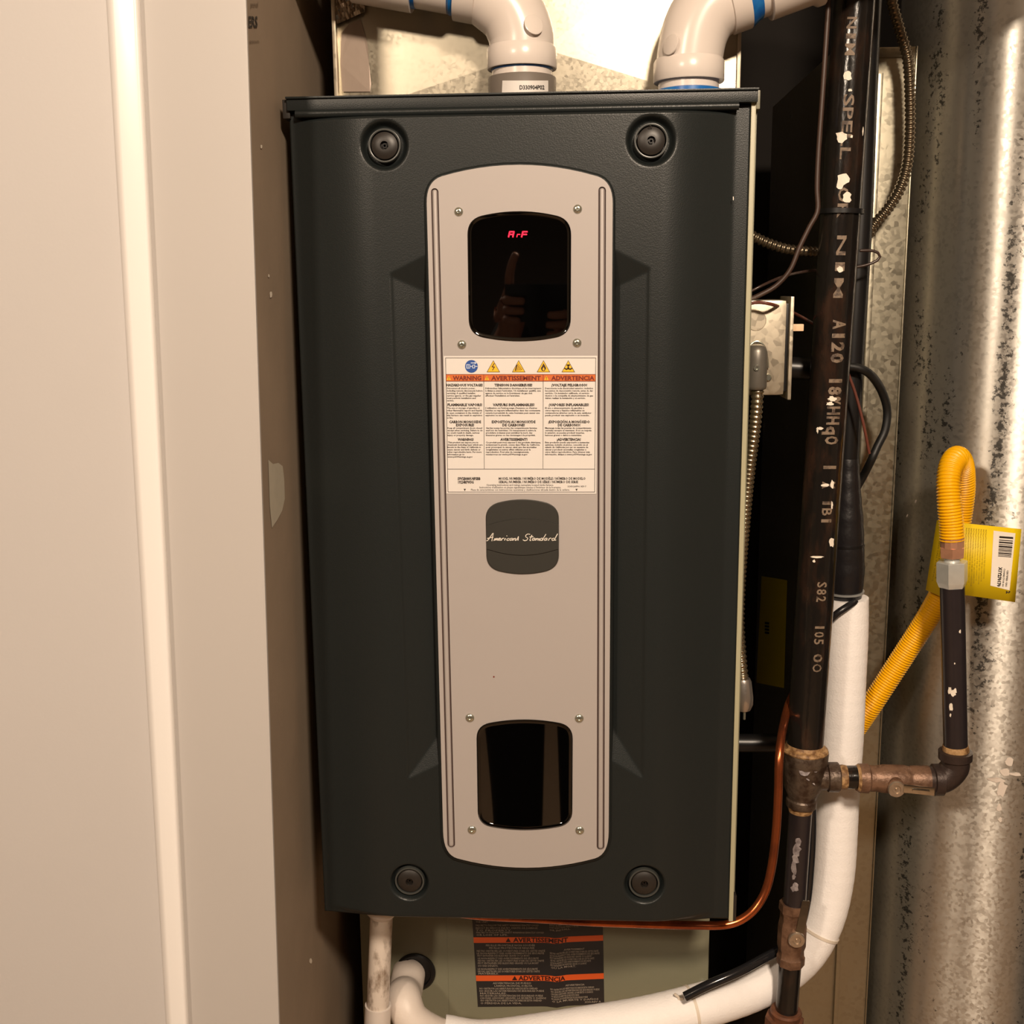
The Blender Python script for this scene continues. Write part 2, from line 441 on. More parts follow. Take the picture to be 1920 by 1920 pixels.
obj('plaster_patch', bm, mat('plaster_grey', (186, 178, 160), 0.9, noise=0.1, nscale=50), wl, smooth=False)

# ---------------------------------------------------------------- furnace
H, HW = 0.8524, 0.2222
YP = -0.0305                                            # front of the silver plate
furn = thing('furnace', 'tall slate grey gas furnace with silver control strip in the middle of the closet', 'furnace', (0, 0.3, -0.02))
# cabinet shell behind the door
bm = B(); box(bm, (-HW+0.001, 0.006, -0.004), (HW+0.0035, 0.70, H-0.004), 0.001)
obj('cabinet', bm, M_cab, furn, label='pale grey green metal casing behind the door')
bm = B(); box(bm, (HW-0.0035, -0.003, -0.002), (HW+0.0010, 0.0065, H-0.004), 0.0006)
obj('cabinet_flange', bm, mat('flange_enamel', (168, 164, 136), 0.4), furn, label='thin pale edge of the casing')
# door: pressed sheet as a height field
DX0, DX1, DZ1 = -HW, HW-0.0037, H-0.013
nx, nz = 296, 560
U = np.linspace(DX0, DX1, nx); Z = np.linspace(0.0, DZ1, nz)
XX, ZZ = np.meshgrid(U, Z)
def sstep(a, b, x):
    t = np.clip((x-a)/(b-a), 0, 1); return t*t*(3-2*t)
def soft_ramp(d, w0, w1, hgt, k=0.010):
    # linear climb between w0 and w1 with rounded ends
    t = (d-w0)
    lin_ = np.clip(t, 0, w1-w0)
    for o_ in (0,): pass
    r = np.where(t < -k, 0, np.where(t < k, (t+k)**2/(4*k), t))
    r2 = (t-(w1-w0)); r2 = np.where(r2 < -k*1.6, 0, np.where(r2 < k*1.6, (r2+k*1.6)**2/(6.4*k), r2))
    return (r-r2)/(w1-w0)*hgt
dl = XX-DX0; dr = DX1-XX
def bulge(d, w0, w1):
    t = np.clip((d-w0)/(w1-w0), 0, 1); q = 0.06
    t = np.where(t < q, t*t/(2*q), t-q/2)/(1-q/2)        # a soft foot, then a long convex shoulder
    return 0.72*np.sin(PI/2*t)+0.28*(t*t*(3-2*t))
side = np.minimum(bulge(dl, 0.002, 0.086), bulge(dr, 0.012, 0.086))
# the side ramps end in rounded corners at top and bottom
top = sstep(0.0, 0.006, (DZ1-0.003)-ZZ); bot = sstep(0.0, 0.010, ZZ)
face = 0.024
Hh = face*side*np.minimum(top, 1)*(0.35+0.65*bot)
# the band along the very top stands a little proud across the middle
band = sstep(0.0, 0.004, (DZ1-0.003)-ZZ)
# scoops beside the silver strip
def scoop(cx_out_t, cx_out_b, sgn, ztop_out, ztop_in, zbot_out, zbot_in, x_in_t, x_in_b):
    t = np.clip((ztop_out-ZZ)/(ztop_out-zbot_out), -0.2, 1.2)
    xo = cx_out_t+(cx_out_b-cx_out_t)*t; xi = x_in_t+(x_in_b-x_in_t)*t
    d = (XX-xo)*sgn; wd = (xi-xo)*sgn               # distance inward from outer edge
    f = np.clip(d/wd, 0, 1)
    depth = 0.0010+0.0100*f                         # a small step at the outer edge, then falling towards the strip
    edge = sstep(0, 0.0022, d)*(d < wd+0.012)
    zt = ztop_out+(ztop_in-ztop_out)*f; zb = zbot_out+(zbot_in-zbot_out)*f
    lr = lambda q: np.clip(q/(0.034*f+0.0018), 0, 1)
    ev = lr(zt-ZZ)*lr(ZZ-zb)
    return depth*edge*ev
def XZ(px, py, Y=-0.024):
    p = P(px, py, Y); return p.x, p.z
a = XZ(731, 513); b_ = XZ(800, 478); c_ = XZ(764, 1462); d_ = XZ(833, 1430)
s1 = scoop(a[0], c_[0], 1, a[1], b_[1], c_[1], d_[1], b_[0], d_[0])
a = XZ(1219, 503); b_ = XZ(1150, 468); c_ = XZ(1207, 1462); d_ = XZ(1143, 1425)
s2 = scoop(a[0], c_[0], -1, a[1], b_[1], c_[1], d_[1], b_[0], d_[0])
Hh = Hh-s1-s2
# knob wells
knobs = [(721, 273, 43, 29), (1221, 264, 44, 30), (768, 1652, 35, 26), (1208, 1656, 37, 27)]
KW = []
for px, py, ro, ri in knobs:
    c = P(px, py, -0.021); s = S(c); ro *= s; ri *= s*1.07
    d = np.hypot(XX-c.x, ZZ-c.z)
    dish = sstep(ro+0.0015, ro-0.004, d)
    base = face*0.93
    Hh = Hh*(1-dish)+(base-0.0085)*dish
    KW.append((c, ro, ri))
YY = -Hh
verts = np.stack([XX, YY, ZZ], -1).reshape(-1, 3)
idx = np.arange(nx*nz).reshape(nz, nx)
faces = np.stack([idx[:-1, :-1], idx[:-1, 1:], idx[1:, 1:], idx[1:, :-1]], -1).reshape(-1, 4)
me = bpy.data.meshes.new('front_door')
rim = []
# folded edges going back to the casing
border = list(idx[0, :])+list(idx[1:, -1])+list(idx[-1, -2::-1])+list(idx[-2:0:-1, 0])
nb = len(border); back = [tuple(verts[i][:1])+(0.0055,)+(verts[i][2],) for i in border]
allv = np.vstack([verts, np.array(back)]); off = nx*nz
ff = faces.tolist()+[[int(border[k]), off+k, off+(k+1) % nb, int(border[(k+1) % nb])] for k in range(nb)]
me.from_pydata(allv.tolist(), [], ff); me.update()
for p_ in me.polygons: p_.use_smooth = True
me.materials.append(M_door)
door = bpy.data.objects.new('front_door', me); door['label'] = 'pressed slate grey metal front panel'; link(door, furn)
# top rail of the door: lip, rib and end clips
bm = B(); sweep(bm, [Vector((-HW-0.0005, -0.004, H-0.0062)), Vector((HW+0.0012, -0.004, H-0.0062))], 0.001, 4)
bm.free(); bm = B()
box(bm, (-HW, -0.010, H-0.0125), (HW+0.0015, 0.008, H-0.0012), 0.0012)
box(bm, (-HW-0.0005, -0.0125, H-0.0020), (HW+0.002, 0.70, H), 0.0006)
obj('top_rail', bm, M_door, furn)
bm = B(); zr = DZ1-0.0025
sweep(bm, [Vector((-HW+0.008, -0.0078, zr)), Vector((HW-0.016, -0.0078, zr))], 0.0038, 10)
obj('top_rib', bm, M_door, furn)
bm = B(); box(bm, (-HW-0.005, -0.006, H-0.019), (-HW+0.002, 0.02, H-0.0015), 0.001); obj('clip', bm, M_doorblack, furn)
bm = B(); box(bm, (HW+0.001, -0.004, H-0.018), (HW+0.0045, 0.02, H-0.001), 0.001); obj('clip', bm, M_cab, furn)
bm = B(); box(bm, (HW-0.001, -0.002, -0.002), (HW+0.0045, 0.015, 0.028), 0.0012); obj('clip', bm, M_doorblack, furn)

# knobs
for (c, ro, ri), (px, py, _, _) in zip(KW, knobs):
    yb = -(face*0.93-0.0085)
    bm = B()
    lathe(bm, (c.x, yb+0.001, c.z), (0, -1, 0), [(0, ri), (0.0075, ri), (0.0088, ri*0.985), (0.0090, ri*0.95), (0.0086, ri*0.88), (0.003, ri*0.87)], 48, cap=False)
    ring_ = obj('knob_collar', bm, mat('collar_enamel', (62, 64, 62), 0.3), furn, angle=50)
    bm = B(); rk = ri*0.82; prof = [(0, rk), (0.0072, rk), (0.0082, rk*0.96)]
    for i in range(1, 9): q = i/8; prof.append((0.0082+0.0022*(1-(1-q)**2), rk*0.96*(1-q)+0.0040*q))
    prof += [(0.0090, 0.0038), (0.0055, 0.0036)]
    lathe(bm, (c.x, yb+0.001, c.z), (0, -1, 0), prof, 40)
    k = obj('door_knob', bm, M_doorblack, furn, angle=35, label='round black quarter-turn door knob')
    bm = B(); lathe(bm, (c.x, yb-0.0035, c.z), (0, -1, 0), [(0, 0.0026), (0.0030, 0.0026), (0.0030, 0.0012), (0.001, 0.001)], 6)
    obj('hex_socket', bm, mat('socket_black', (14, 12, 12), 0.3), k, angle=20)
    if py == 264:
        bm = B(); t0 = P(1219, 238, yb-0.0095); s = S(t0)
        for q in range(3):
            A = t0+Vector((math.sin(q*2*PI/3)*4*s, 0, math.cos(q*2*PI/3)*4*s)); Bq = t0+Vector((math.sin((q+1)*2*PI/3)*4*s, 0, math.cos((q+1)*2*PI/3)*4*s))
            sweep(bm, [A, Bq], 0.0003, 5)
        obj('arrow_mark', bm, M_doorblack, k)

# silver strip on a dark raised bed
plate_o = barrel(799, 832, 1149, 1141, 340, 1602, 31, 25, 26)
bed_o = shrink(plate_o, -5)
obj('plate_bed', loft([shrink(plate_o, -9), bed_o, shrink(plate_o, -2)], [-0.006, YP+0.005, YP+0.0035]), M_door, furn, angle=30, label='dark raised lip round the silver strip')
w1 = barrel(876, 879, 1071, 1070, 412, 626, 16, 14, 26)
w2 = barrel(893, 896, 1074, 1073, 1361, 1545, 12, 12, 24)
ribs = [(815, 360, 846, 1583), (1129, 357, 1126, 1587)]
plate = obj('control_strip', holed(plate_o, [capsule(*r, 7.2) for r in ribs]+[w1, w2], YP, YP+0.004), M_silver, furn, smooth=False, label='long champagne silver plate')
# shadow gap floor below the grooves
obj('strip_backing', loft([shrink(plate_o, 3)], [YP+0.0022]), mat('groove_brown', (78, 60, 56), 0.6), furn, smooth=False)
for r in ribs:
    c1 = capsule(*r, 4.6); polys = [c1, capsule(*r, 4.2), capsule(*r, 3.2), capsule(*r, 1.4)]
    obj('embossed_rib', loft(polys, [YP+0.0022, YP-0.0004, YP-0.0013, YP-0.0017]), M_silver, plate, angle=60)
for (px, py) in [(860, 397), (1083, 392), (866, 646), (1082, 643), (881, 1346), (1086, 1347), (885, 1556), (1087, 1557)]:
    c = P(px, py, YP); s = S(c); r = 8.6*s
    bm = B(); lathe(bm, c+Vector((0, 0.0003, 0)), (0, -1, 0), [(0, r), (0.0008, r*0.98), (0.0016, r*0.82), (0.0022, r*0.5), (0.0023, r*0.3), (0.0011, r*0.26)], 24)
    obj('screw', bm, M_steel, plate, angle=60)
for wv, nm, lb in ((w1, 'display_window', 'glossy black window with red letters'), (w2, 'sight_window', 'empty glossy black window')):
    o = obj(nm, loft([shrink(wv, -0.5), shrink(wv, 0.8), shrink(wv, 2.5), shrink(wv, 5.0), shrink(wv, 7.0)], [YP+0.004, YP-0.0012, YP-0.0020, YP-0.0016, YP-0.0010]), M_glass, plate, angle=35, label=lb)
    for f_ in o.data.polygons:
        if len(f_.vertices) > 4: f_.use_smooth = False
    if nm == 'display_window':
        bm = B(); yy = YP-0.0013
        def segs(x0, x1, y0, y1, on, sh=2.2, wd=2.6):
            ym = (y0+y1)/2
            def q(x, y): return (x+sh*(y1-y)/(y1-y0), y)
            d = {'a': (q(x0, y0), q(x1, y0)), 'b': (q(x1, y0), q(x1, ym)), 'c': (q(x1, ym), q(x1, y1)), 'd': (q(x0, y1), q(x1, y1)),
                 'e': (q(x0, ym), q(x0, y1)), 'f': (q(x0, y0), q(x0, ym)), 'g': (q(x0, ym), q(x1, ym))}
            for k_ in on: pline(bm, d[k_], wd, yy)
        segs(953.5, 961.5, 434.5, 444.5, 'abcefg'); segs(969, 974, 434.5, 444.5, 'eg', wd=1.6); segs(978, 986.5, 434.5, 444.5, 'aefg')
        led = obj('led_letters', bm, M_led, o, smooth=False, label='glowing red letters A r F')

# warning sticker
YS = YP-0.0006
stk = obj('warning_sticker', loft([[(832, 667.5), (1120, 667), (1118, 926), (837, 925.5)]], [YS]), M_label, plate, smooth=False, label='white trilingual warning sticker')
Y1, Y2, Y3 = YS-0.0002, YS-0.0004, YS-0.0006
def lf(y): return (y-667.5)/258*5     # the sticker narrows downwards on its left side
def L1(x, y): return P(x, y, Y1)
def L2(x, y): return P(x, y, Y2)
bm = B()
pline(bm, [(835.5, 671), (1117, 671), (1115, 922.5), (840, 922.5), (835.5, 671)], 0.9, Y1)
pline(bm, [(907, 702), (908, 879.5)], 0.8, Y1); pline(bm, [(1018.5, 702), (1018, 879.5)], 0.8, Y1); pline(bm, [(839.5, 879.5), (1115, 879.5)], 0.9, Y1)
col1 = [(722, 837, 905, 'HAZARDOUS VOLTAGE!', 1), (728, 838, 891, 'Disconnect all electric power,', 0), (732.6, 838, 905, 'including remote disconnects before', 0),
        (737.2, 838, 892, 'servicing. A qualified installer,', 0), (741.8, 838, 902, 'service agency, or the gas supplier', 0), (746.4, 838, 892, 'must perform installation and', 0), (751, 838, 851, 'service.', 0),
        (759, 839, 904, 'FLAMMABLE VAPORS!', 1), (765, 838, 900, 'The use or storage of gasoline or', 0), (769.6, 838, 904, 'other flammable vapors and liquids', 0), (774.2, 838, 903, 'in open containers in the vicinity of', 0),
        (778.8, 838, 904, 'this furnace can result in explosion', 0), (783.4, 838, 849, 'or fire.', 0),
        (791, 842, 902, 'CARBON MONOXIDE', 1), (797, 855, 889, 'EXPOSURE!', 1), (802.5, 839, 904, 'Keep all compartment doors closed', 0), (807, 839, 905, 'except when servicing. Failure to do', 0),
        (811.5, 839, 899, 'so could result in death, serious', 0), (816, 839, 888, 'injury or property damage.', 0),
        (824, 858, 888, 'WARNING!', 1), (829.5, 840, 897, 'This product can expose you to', 0), (834, 839, 905, 'chemicals including lead, which are', 0), (838.5, 839, 902, 'known to the State of California to', 0),
        (843, 839, 901, 'cause cancer and birth defects or', 0), (847.5, 839, 903, 'other reproductive harm. For more', 0), (852, 839, 871, 'information go to', 0), (856.5, 839, 886, 'www.p65Warnings.ca.gov', 0)]
col2 = [(722, 927, 998, 'TENSION DANGEREUSE!', 1), (728, 910, 1015, "D\u00e9branchez l'alimentation \u00e9lectrique et les interrupteurs", 0), (732.6, 910, 1014, "\u00e0 distance avant l'entretien. Un installateur qualifi\u00e9, une", 0),
        (737.2, 910, 998, 'agence de service ou le fournisseur de gaz doit', 0), (741.8, 910, 975, "effectuer l'installation et l'entretien.", 0),
        (759, 924, 1002, 'VAPEURS INFLAMMABLES!', 1), (765, 910, 1007, "L'utilisation ou l'entreposage d'essence ou d'autres", 0), (769.6, 910, 1013, 'liquides ou vapeurs inflammables dans des contenants', 0),
        (774.2, 910, 1012, 'ouverts \u00e0 proximit\u00e9 de cette fournaise peut causer une', 0), (778.8, 910, 957, 'explosion ou un incendie.', 0),
        (791, 922, 1004, 'EXPOSITION AU MONOXYDE', 1), (797, 942, 984, 'DE CARBONE!', 1), (802.5, 911, 1007, 'Gardez toutes les portes des compartiments ferm\u00e9es', 0), (807, 911, 1005, "sauf lors de l'entretien. Un manquement \u00e0 suivre la", 0),
        (811.5, 911, 998, 'proc\u00e9dure ci-dessus peut entra\u00eener la mort, des', 0), (816, 911, 1004, 'blessures graves ou des dommages \u00e0 la propri\u00e9t\u00e9.', 0),
        (824, 938, 989, 'AVERTISSEMENT!', 1), (829.5, 911, 1014, 'Ce produit peut vous exposer \u00e0 des produits chimiques,', 0), (834, 911, 1012, "notamment le plomb, connu dans l'\u00c9tat de Californie", 0),
        (838.5, 911, 1006, 'pour provoquer le cancer, ainsi que des anomalies', 0), (843, 911, 995, 'cong\u00e9nitales ou autres effets n\u00e9fastes pour la', 0), (847.5, 911, 992, 'reproduction. Pour plus de renseignements,', 0), (852, 911, 989, 'rendez-vous sur www.p65Warnings.ca.gov', 0)]
col3 = [(722, 1034, 1101, '\u00a1VOLTAJE PELIGROSO!', 1), (728, 1022, 1112, 'Desconecte toda electricidad exterior, incluidos', 0), (732.6, 1022, 1112, 'los puntos de desconexi\u00f3n remota, antes de dar', 0),
        (737.2, 1022, 1105, 'servicio. Un instalador calificado, el servicio', 0), (741.8, 1022, 1112, 't\u00e9cnico o la compa\u00f1\u00eda de abastecimiento de gas', 0), (746.4, 1022, 1098, 'deben realizar la instalaci\u00f3n y el servicio.', 0),
        (759, 1029, 1104, '\u00a1VAPORES INFLAMABLES!', 1), (765, 1022, 1095, 'El uso o almacenamiento de gasolina u', 0), (769.6, 1022, 1096, 'otros vapores y l\u00edquidos inflamables en', 0),
        (774.2, 1022, 1109, 'contenedores abiertos cerca de este calefactor', 0), (778.8, 1022, 1105, 'puede producir una explosi\u00f3n o un incendio.', 0),
        (791, 1028, 1106, '\u00a1EXPOSICI\u00d3N A MON\u00d3XIDO', 1), (797, 1046, 1088, 'DE CARBONO!', 1), (802.5, 1022, 1109, 'Mantenga todas las puertas de compartimiento', 0), (807, 1022, 1109, 'cerradas excepto al mantener. Si no se respeta', 0),
        (811.5, 1022, 1096, 'lo anterior, se pueden producir muertes,', 0), (816, 1022, 1091, 'lesiones graves o da\u00f1os a materiales.', 0),
        (824, 1044, 1089, '\u00a1ADVERTENCIA!', 1), (829.5, 1022, 1105, 'Este producto puede exponerlo a sustancias', 0), (834, 1022, 1102, 'qu\u00edmicas, incluido el plomo, conocido en el', 0),
        (838.5, 1022, 1103, 'estado de California por ser un causante de', 0), (843, 1022, 1099, 'c\u00e1ncer y producir anomal\u00edas cong\u00e9nitas u', 0), (847.5, 1022, 1106, 'otros da\u00f1os reproductivos. Para obtener m\u00e1s', 0), (852, 1022, 1110, 'informaci\u00f3n, dir\u00edjase a www.p65Warnings.ca.gov', 0)]
for y, x0, x1, t, b in col1+col2+col3:
    h = 4.6 if b else 2.9
    put_text(bm, t, x0, x1, y-h/2, y+h/2, L1, bold=0.05 if b else 0.03, res=1)
put_text(bm, 'MODEL NUMBER / NUM\u00c9RO DE MOD\u00c8LE / N\u00daMERO DE MODELO', 935, 1098, 895, 899.5, L1, bold=0.03, res=1)
put_text(bm, 'SERIAL NUMBER / NUM\u00c9RO DE S\u00c9RIE / N\u00daMERO DE SERIE', 935, 1084, 901.3, 905.8, L1, bold=0.03, res=1)
put_text(bm, 'S9V2B080U4PSBB', 858, 901, 895, 900, L1, bold=0.05, res=1); put_text(bm, '19224RPW3G', 859, 888, 901.5, 906.5, L1, bold=0.05, res=1)
put_text(bm, 'Operating instructions and ratings nameplate located inside furnace.', 912, 1038, 907.5, 911, L1, bold=0.01, res=1)
put_text(bm, "Instructions d'utilisation et plaque signal\u00e9tique situ\u00e9es \u00e0 l'int\u00e9rieur de la fournaise.", 899, 1052, 912, 915.5, L1, bold=0.01, res=1)
put_text(bm, 'Placa de caracter\u00edsticas con instrucciones operativas y clasificaciones ubicada dentro de la caldera.', 883, 1068, 916.5, 920, L1, bold=0.01, res=1)
put_text(bm, 'X34502APP01 REV F', 1064, 1099, 910.5, 913.5, L1, bold=0.01, res=1)
for tx in (871.5, 1081): flat(bm, [(tx-2.2, 916.5), (tx+2.2, 916.5), (tx, 921)], Y1)
obj('sticker_text', bm, M_ink, stk, smooth=False)
bm = B(); frect(bm, 836.5, 702, 1116.5, 715, Y1); obj('orange_banner', bm, M_orange, stk, smooth=False)
bm = B(); pline(bm, [(836.5, 702), (1116.5, 702)], 0.9, Y2); pline(bm, [(836.5, 714.7), (1116.5, 714.7)], 0.9, Y2)
for x in (907, 1018.5): pline(bm, [(x, 702), (x, 715)], 0.8, Y2)
put_text(bm, 'WARNING', 849, 902.5, 705, 712.6, L2, bold=0.035); put_text(bm, 'AVERTISSEMENT', 921, 1014, 705, 712.6, L2, bold=0.035); put_text(bm, 'ADVERTENCIA', 1033.5, 1114.5, 705, 712.6, L2, bold=0.035)
obj('banner_text', bm, M_red, stk, smooth=False)
bm = B(); bk = B()
for cx in (841.5, 913, 1024.5):
    flat(bm, [(cx, 704.5), (cx+4.2, 712.5), (cx-4.2, 712.5)], Y2)
    pline(bk, [(cx, 706.5), (cx, 709.8)], 1.0, Y3); pline(bk, [(cx, 710.8), (cx, 711.6)], 1.0, Y3)
for cx in (925, 972.5, 1019, 1065.5):
    def tri(k): return [(cx, 675.5+k*1.6), (cx+12.6-k*1.5, 698-k*0.8), (cx-12.6+k*1.5, 698-k*0.8)]
    flat(bk, tri(0), Y1); flat(bm, tri(1.0), Y2)
pline(bk, [(927, 681), (922.5, 688), (927, 688), (923.5, 694)], 1.5, Y3)
for k in range(5): pline(bk, [(967+k*2.4, 695.5-k*0.3), (970+k*1.7, 685+k*1.9), (972+k*1.9, 682.5+k*2.3)], 0.9, Y3)
pline(bk, [(966, 695), (969, 684)], 1.6, Y3)
flat(bk, [(1019, 681), (1022, 686), (1024, 690.5), (1021.5, 695), (1019, 696), (1016, 695), (1014, 690.5), (1016.5, 686.5)], Y3)
flat(bm, [(1019.3, 688), (1021.2, 692.5), (1019.3, 695), (1017, 692.5)], Y3-0.0001)
pline(bk, [(1062.5, 684.5), (1068.5, 684.5)], 2.2, Y3); pline(bk, [(1065.5, 684), (1065.5, 692)], 2.6, Y3); pline(bk, [(1058.5, 690.5), (1062, 692.5), (1065.5, 690.5), (1069, 692.5), (1072.5, 690.5)], 2.6, Y3)
obj('hazard_symbols', bm, M_yel, stk, smooth=False)['kind'] = 'stuff'; obj('hazard_symbol_ink', bk, mat('symbol_ink', (58, 36, 14), 0.6), stk, smooth=False)['kind'] = 'stuff'
bm = B(); flat(bm, [(884+12*math.cos(2*PI*k/28), 687+12*math.sin(2*PI*k/28)) for k in range(28)], Y1); obj('blue_disc', bm, M_blue, stk, smooth=False)
bm = B(); pline(bm, [(875, 683.5), (881, 683.5), (881, 690.5), (875, 690.5), (875, 683.5)], 1.2, Y2); pline(bm, [(878, 684), (878, 690)], 1, Y2)
pline(bm, [(882, 687), (886, 687)], 1.2, Y2); pline(bm, [(886, 684.5), (890, 684.5), (890, 690), (886, 690), (886, 684.5)], 1.4, Y2); pline(bm, [(890, 687), (895, 687)], 1.4, Y2)
pline(bm, [(883, 680.5), (890, 680.5)], 1.6, Y2); flat(bm, [(890, 678), (894, 680.5), (890, 683)], Y2)
obj('unplug_symbol', bm, mat('pale_blue_print', (200, 210, 230), 0.5), stk, smooth=False)

# badge with the maker's script
b_o = barrel(910, 912, 1048, 1048, 950, 1064, 14, 13, 22)
badge = obj('badge', loft([b_o, shrink(b_o, 0.8), shrink(b_o, 2)], [YP+0.0003, YP-0.0016, YP-0.0020]), mat('badge_charcoal', (48, 47, 43), 0.45, noise=0.05, nscale=40), plate, angle=10, label='dark rounded badge with white script')
def arcpx(x0, y0, x1, y1, sag, n=20): return [(x0+(x1-x0)*i/n, y0+(y1-y0)*i/n-sag*4*(i/n)*(1-i/n)) for i in range(n+1)]
lens = arcpx(911.5, 985, 1047.5, 983, 12)+arcpx(1047, 1030, 912.5, 1030, -12)
bm = B(); obj('badge_lens', loft([lens, shrink(lens, 1.3)], [YP-0.0019, YP-0.0032]), MATS['badge_charcoal'], badge, angle=10)
YB = YP-0.0036
script = [  # hand-drawn strokes in badge pixels of the close-up (9.6 px per photo pixel)
    [(312, 905), (345, 880), (385, 820), (428, 765), (418, 830), (405, 905)], [(325, 860), (370, 848), (430, 838)],
    [(440, 900), (462, 858), (455, 895), (488, 855), (480, 892), (512, 856), (506, 890), (520, 893)],
    [(522, 880), (560, 868), (556, 852), (532, 862), (530, 888), (556, 894), (575, 880)],
    [(590, 860), (578, 896)], [(588, 872), (605, 856), (622, 858)],
    [(650, 858), (634, 893)], [(672, 815), (678, 812)],
    [(718, 862), (694, 862), (674, 880), (684, 897), (712, 890)],
    [(775, 858), (745, 860), (728, 880), (740, 895), (768, 878), (780, 858), (770, 894)],
    [(800, 858), (786, 896)], [(792, 884), (818, 860), (834, 862), (824, 894), (852, 884), (884, 826)], [(884, 826), (876, 896)],
    [(1090, 785), (1050, 782), (1016, 805), (1020, 835), (1050, 855), (1040, 885), (1000, 900), (965, 885)],
    [(1125, 800), (1090, 890), (1110, 897)], [(1085, 835), (1150, 828)],
    [(1180, 856), (1150, 858), (1134, 878), (1145, 895), (1172, 878), (1184, 856), (1174, 894)],
    [(1206, 858), (1190, 896), (1220, 862), (1238, 866), (1228, 895), (1262, 860), (1256, 900)],
    [(1325, 858), (1292, 858), (1274, 880), (1288, 897), (1316, 880), (1378, 785)], [(1340, 840), (1320, 895)],
    [(1400, 856), (1368, 858), (1350, 880), (1362, 896), (1390, 878), (1402, 856), (1394, 894)],
    [(1440, 858), (1424, 896)], [(1434, 874), (1455, 854), (1475, 858)],
    [(1540, 858), (1505, 858), (1486, 880), (1500, 897), (1528, 880), (1588, 778)], [(1560, 830), (1536, 890), (1560, 888)]]
bm = B()
for st in script:
    pts = [Vector((x/9.6+880, y/9.6+920, 0)) for x, y in st]
    q = catmull(pts, 0.9) if len(pts) > 2 else pts
    pline(bm, [(p.x, p.y) for p in q], 1.45, YB)
obj('script_lettering', bm, M_white, badge, smooth=False, label='white script reading American Standard')
bm = B(); flat(bm, [(926+1.6*math.cos(k), 1269+1.6*math.sin(k)) for k in [0, 1, 2, 3, 4, 5]], YP-0.0004); obj('speck', bm, M_red, plate, smooth=False)
bm = B(); flat(bm, [(1179, 580), (1182, 581), (1181, 584), (1179, 583)], -0.0165); pline(bm, [(1375, 369), (1375, 375)], 1.4, -0.008); obj('scuff_marks', bm, M_white, door, smooth=False)['kind'] = 'stuff'

# lower cabinet under the furnace
YL = 0.185
xl0 = P(674, 1712, YL).x; xl1 = P(1330, 1760, YL).x
low = thing('coil_cabinet', 'grey green metal cabinet the furnace stands on, with black warning label', 'cabinet', ((xl0+xl1)/2, 0.4, ZF))
bm = B(); box(bm, (xl0, YL, ZF), (xl1, 0.70, -0.006), 0.0015); lowb = obj('casing', bm, M_cab, low)
xa = P(840, 1800, YL).x
bm = B(); box(bm, (xa, YL-0.0012, ZF+0.02), (xl1-0.001, YL+0.001, -0.006), 0.0005); obj('front_cover', bm, M_cab, low)
for px, py, r in [(851, 1917, 6), (1319, 1841, 6)]:
    c = P(px, py, YL); s = S(c); bm = B(); lathe(bm, c+Vector((0, -0.001, 0)), (0, -1, 0), [(0, r*s*1.2), (0.001, r*s*1.2), (0.0015, r*s*0.9), (0.005, r*s*0.85), (0.0055, r*s*0.4)], 8)
    obj('screw', bm, M_steel, low, angle=30)
c = P(779, 1822, YL); s = S(c)
bm = B(); lathe(bm, c+Vector((0, 0.001, 0)), (0, -1, 0), [(0, 38*s), (0.003, 38*s), (0.005, 35*s), (0.005, 30*s), (0.002, 29*s)], 36)
obj('grommet', bm, M_rubber, low, label='round black rubber grommet')
# black label on the cover
YLb = YL-0.0018
lb_o = [(885, 1716), (1130, 1722), (1133, 1884), (896, 1888)]
def wav(u): return math.exp(-((u-0.64)/0.05)**2)
def LP(x, y, o=0.0):
    """label surface with the crease that runs down it"""
    u = (x-890)/240; return P(x, y-1.5*math.sin((u-0.5)*3)*0+2.5*wav(u)-(1.5 if u > 0.64 else 0)*(u-0.64)*6, YLb-o-0.0016*wav(u))
bm = B()
def grid_strip(bm, yl0, yr0, yl1, yr1, o, xl_=None, n=24):
    rows = []
    for (yl, yr) in ((yl0, yr0), (yl1, yr1)):
        row = []
        for i in range(n+1):
            t = i/n; x0 = 885+(yl-1716)/172*11; x1 = 1130+(yl-1716)/172*3
            row.append(bm.verts.new(LP(x0+(x1-x0)*t, yl+(yr-yl)*t, o)))
        rows.append(row)
    for i in range(n): bm.faces.new((rows[0][i], rows[0][i+1], rows[1][i+1], rows[1][i]))
grid_strip(bm, 1714, 1724, 1888, 1886, 0)
llab = obj('black_label', bm, mat('label_black', (40, 36, 36), 0.45), low, smooth=True, label='black warning label with orange bars')
bm = B(); grid_strip(bm, 1757.5, 1756.5, 1768, 1767, 0.0003); grid_strip(bm, 1829, 1828, 1839.5, 1838.5, 0.0003)
obj('orange_bars', bm, mat('red_orange_print', (216, 88, 34), 0.5), llab, smooth=False)
bm = B(); bm2 = B()
lp3 = lambda x, y: LP(x, y, 0.0007)
put_text(bm, 'AVERTISSEMENT', 962, 1065, 1758.5, 1766.5, lp3, bold=0.03); put_text(bm, 'ADVERTENCIA', 972, 1060, 1830, 1838, lp3, bold=0.03)
for cx, cy in ((953, 1766.5), (965, 1838)):
    bm.faces.new([bm.verts.new(lp3(*q)) for q in ((cx, cy-8), (cx+5, cy), (cx-5, cy))])
obj('bar_text', bm, mat('label_black_ink', (50, 14, 8), 0.5), llab, smooth=False)['kind'] = 'stuff'
words = ['DO NOT OBSTRUCT THE AIR OPENINGS OF THIS UNIT', 'FAILURE TO FOLLOW THE SAFETY WARNINGS EXACTLY COULD', 'RESULT IN SERIOUS INJURY, DEATH OR DAMAGE']
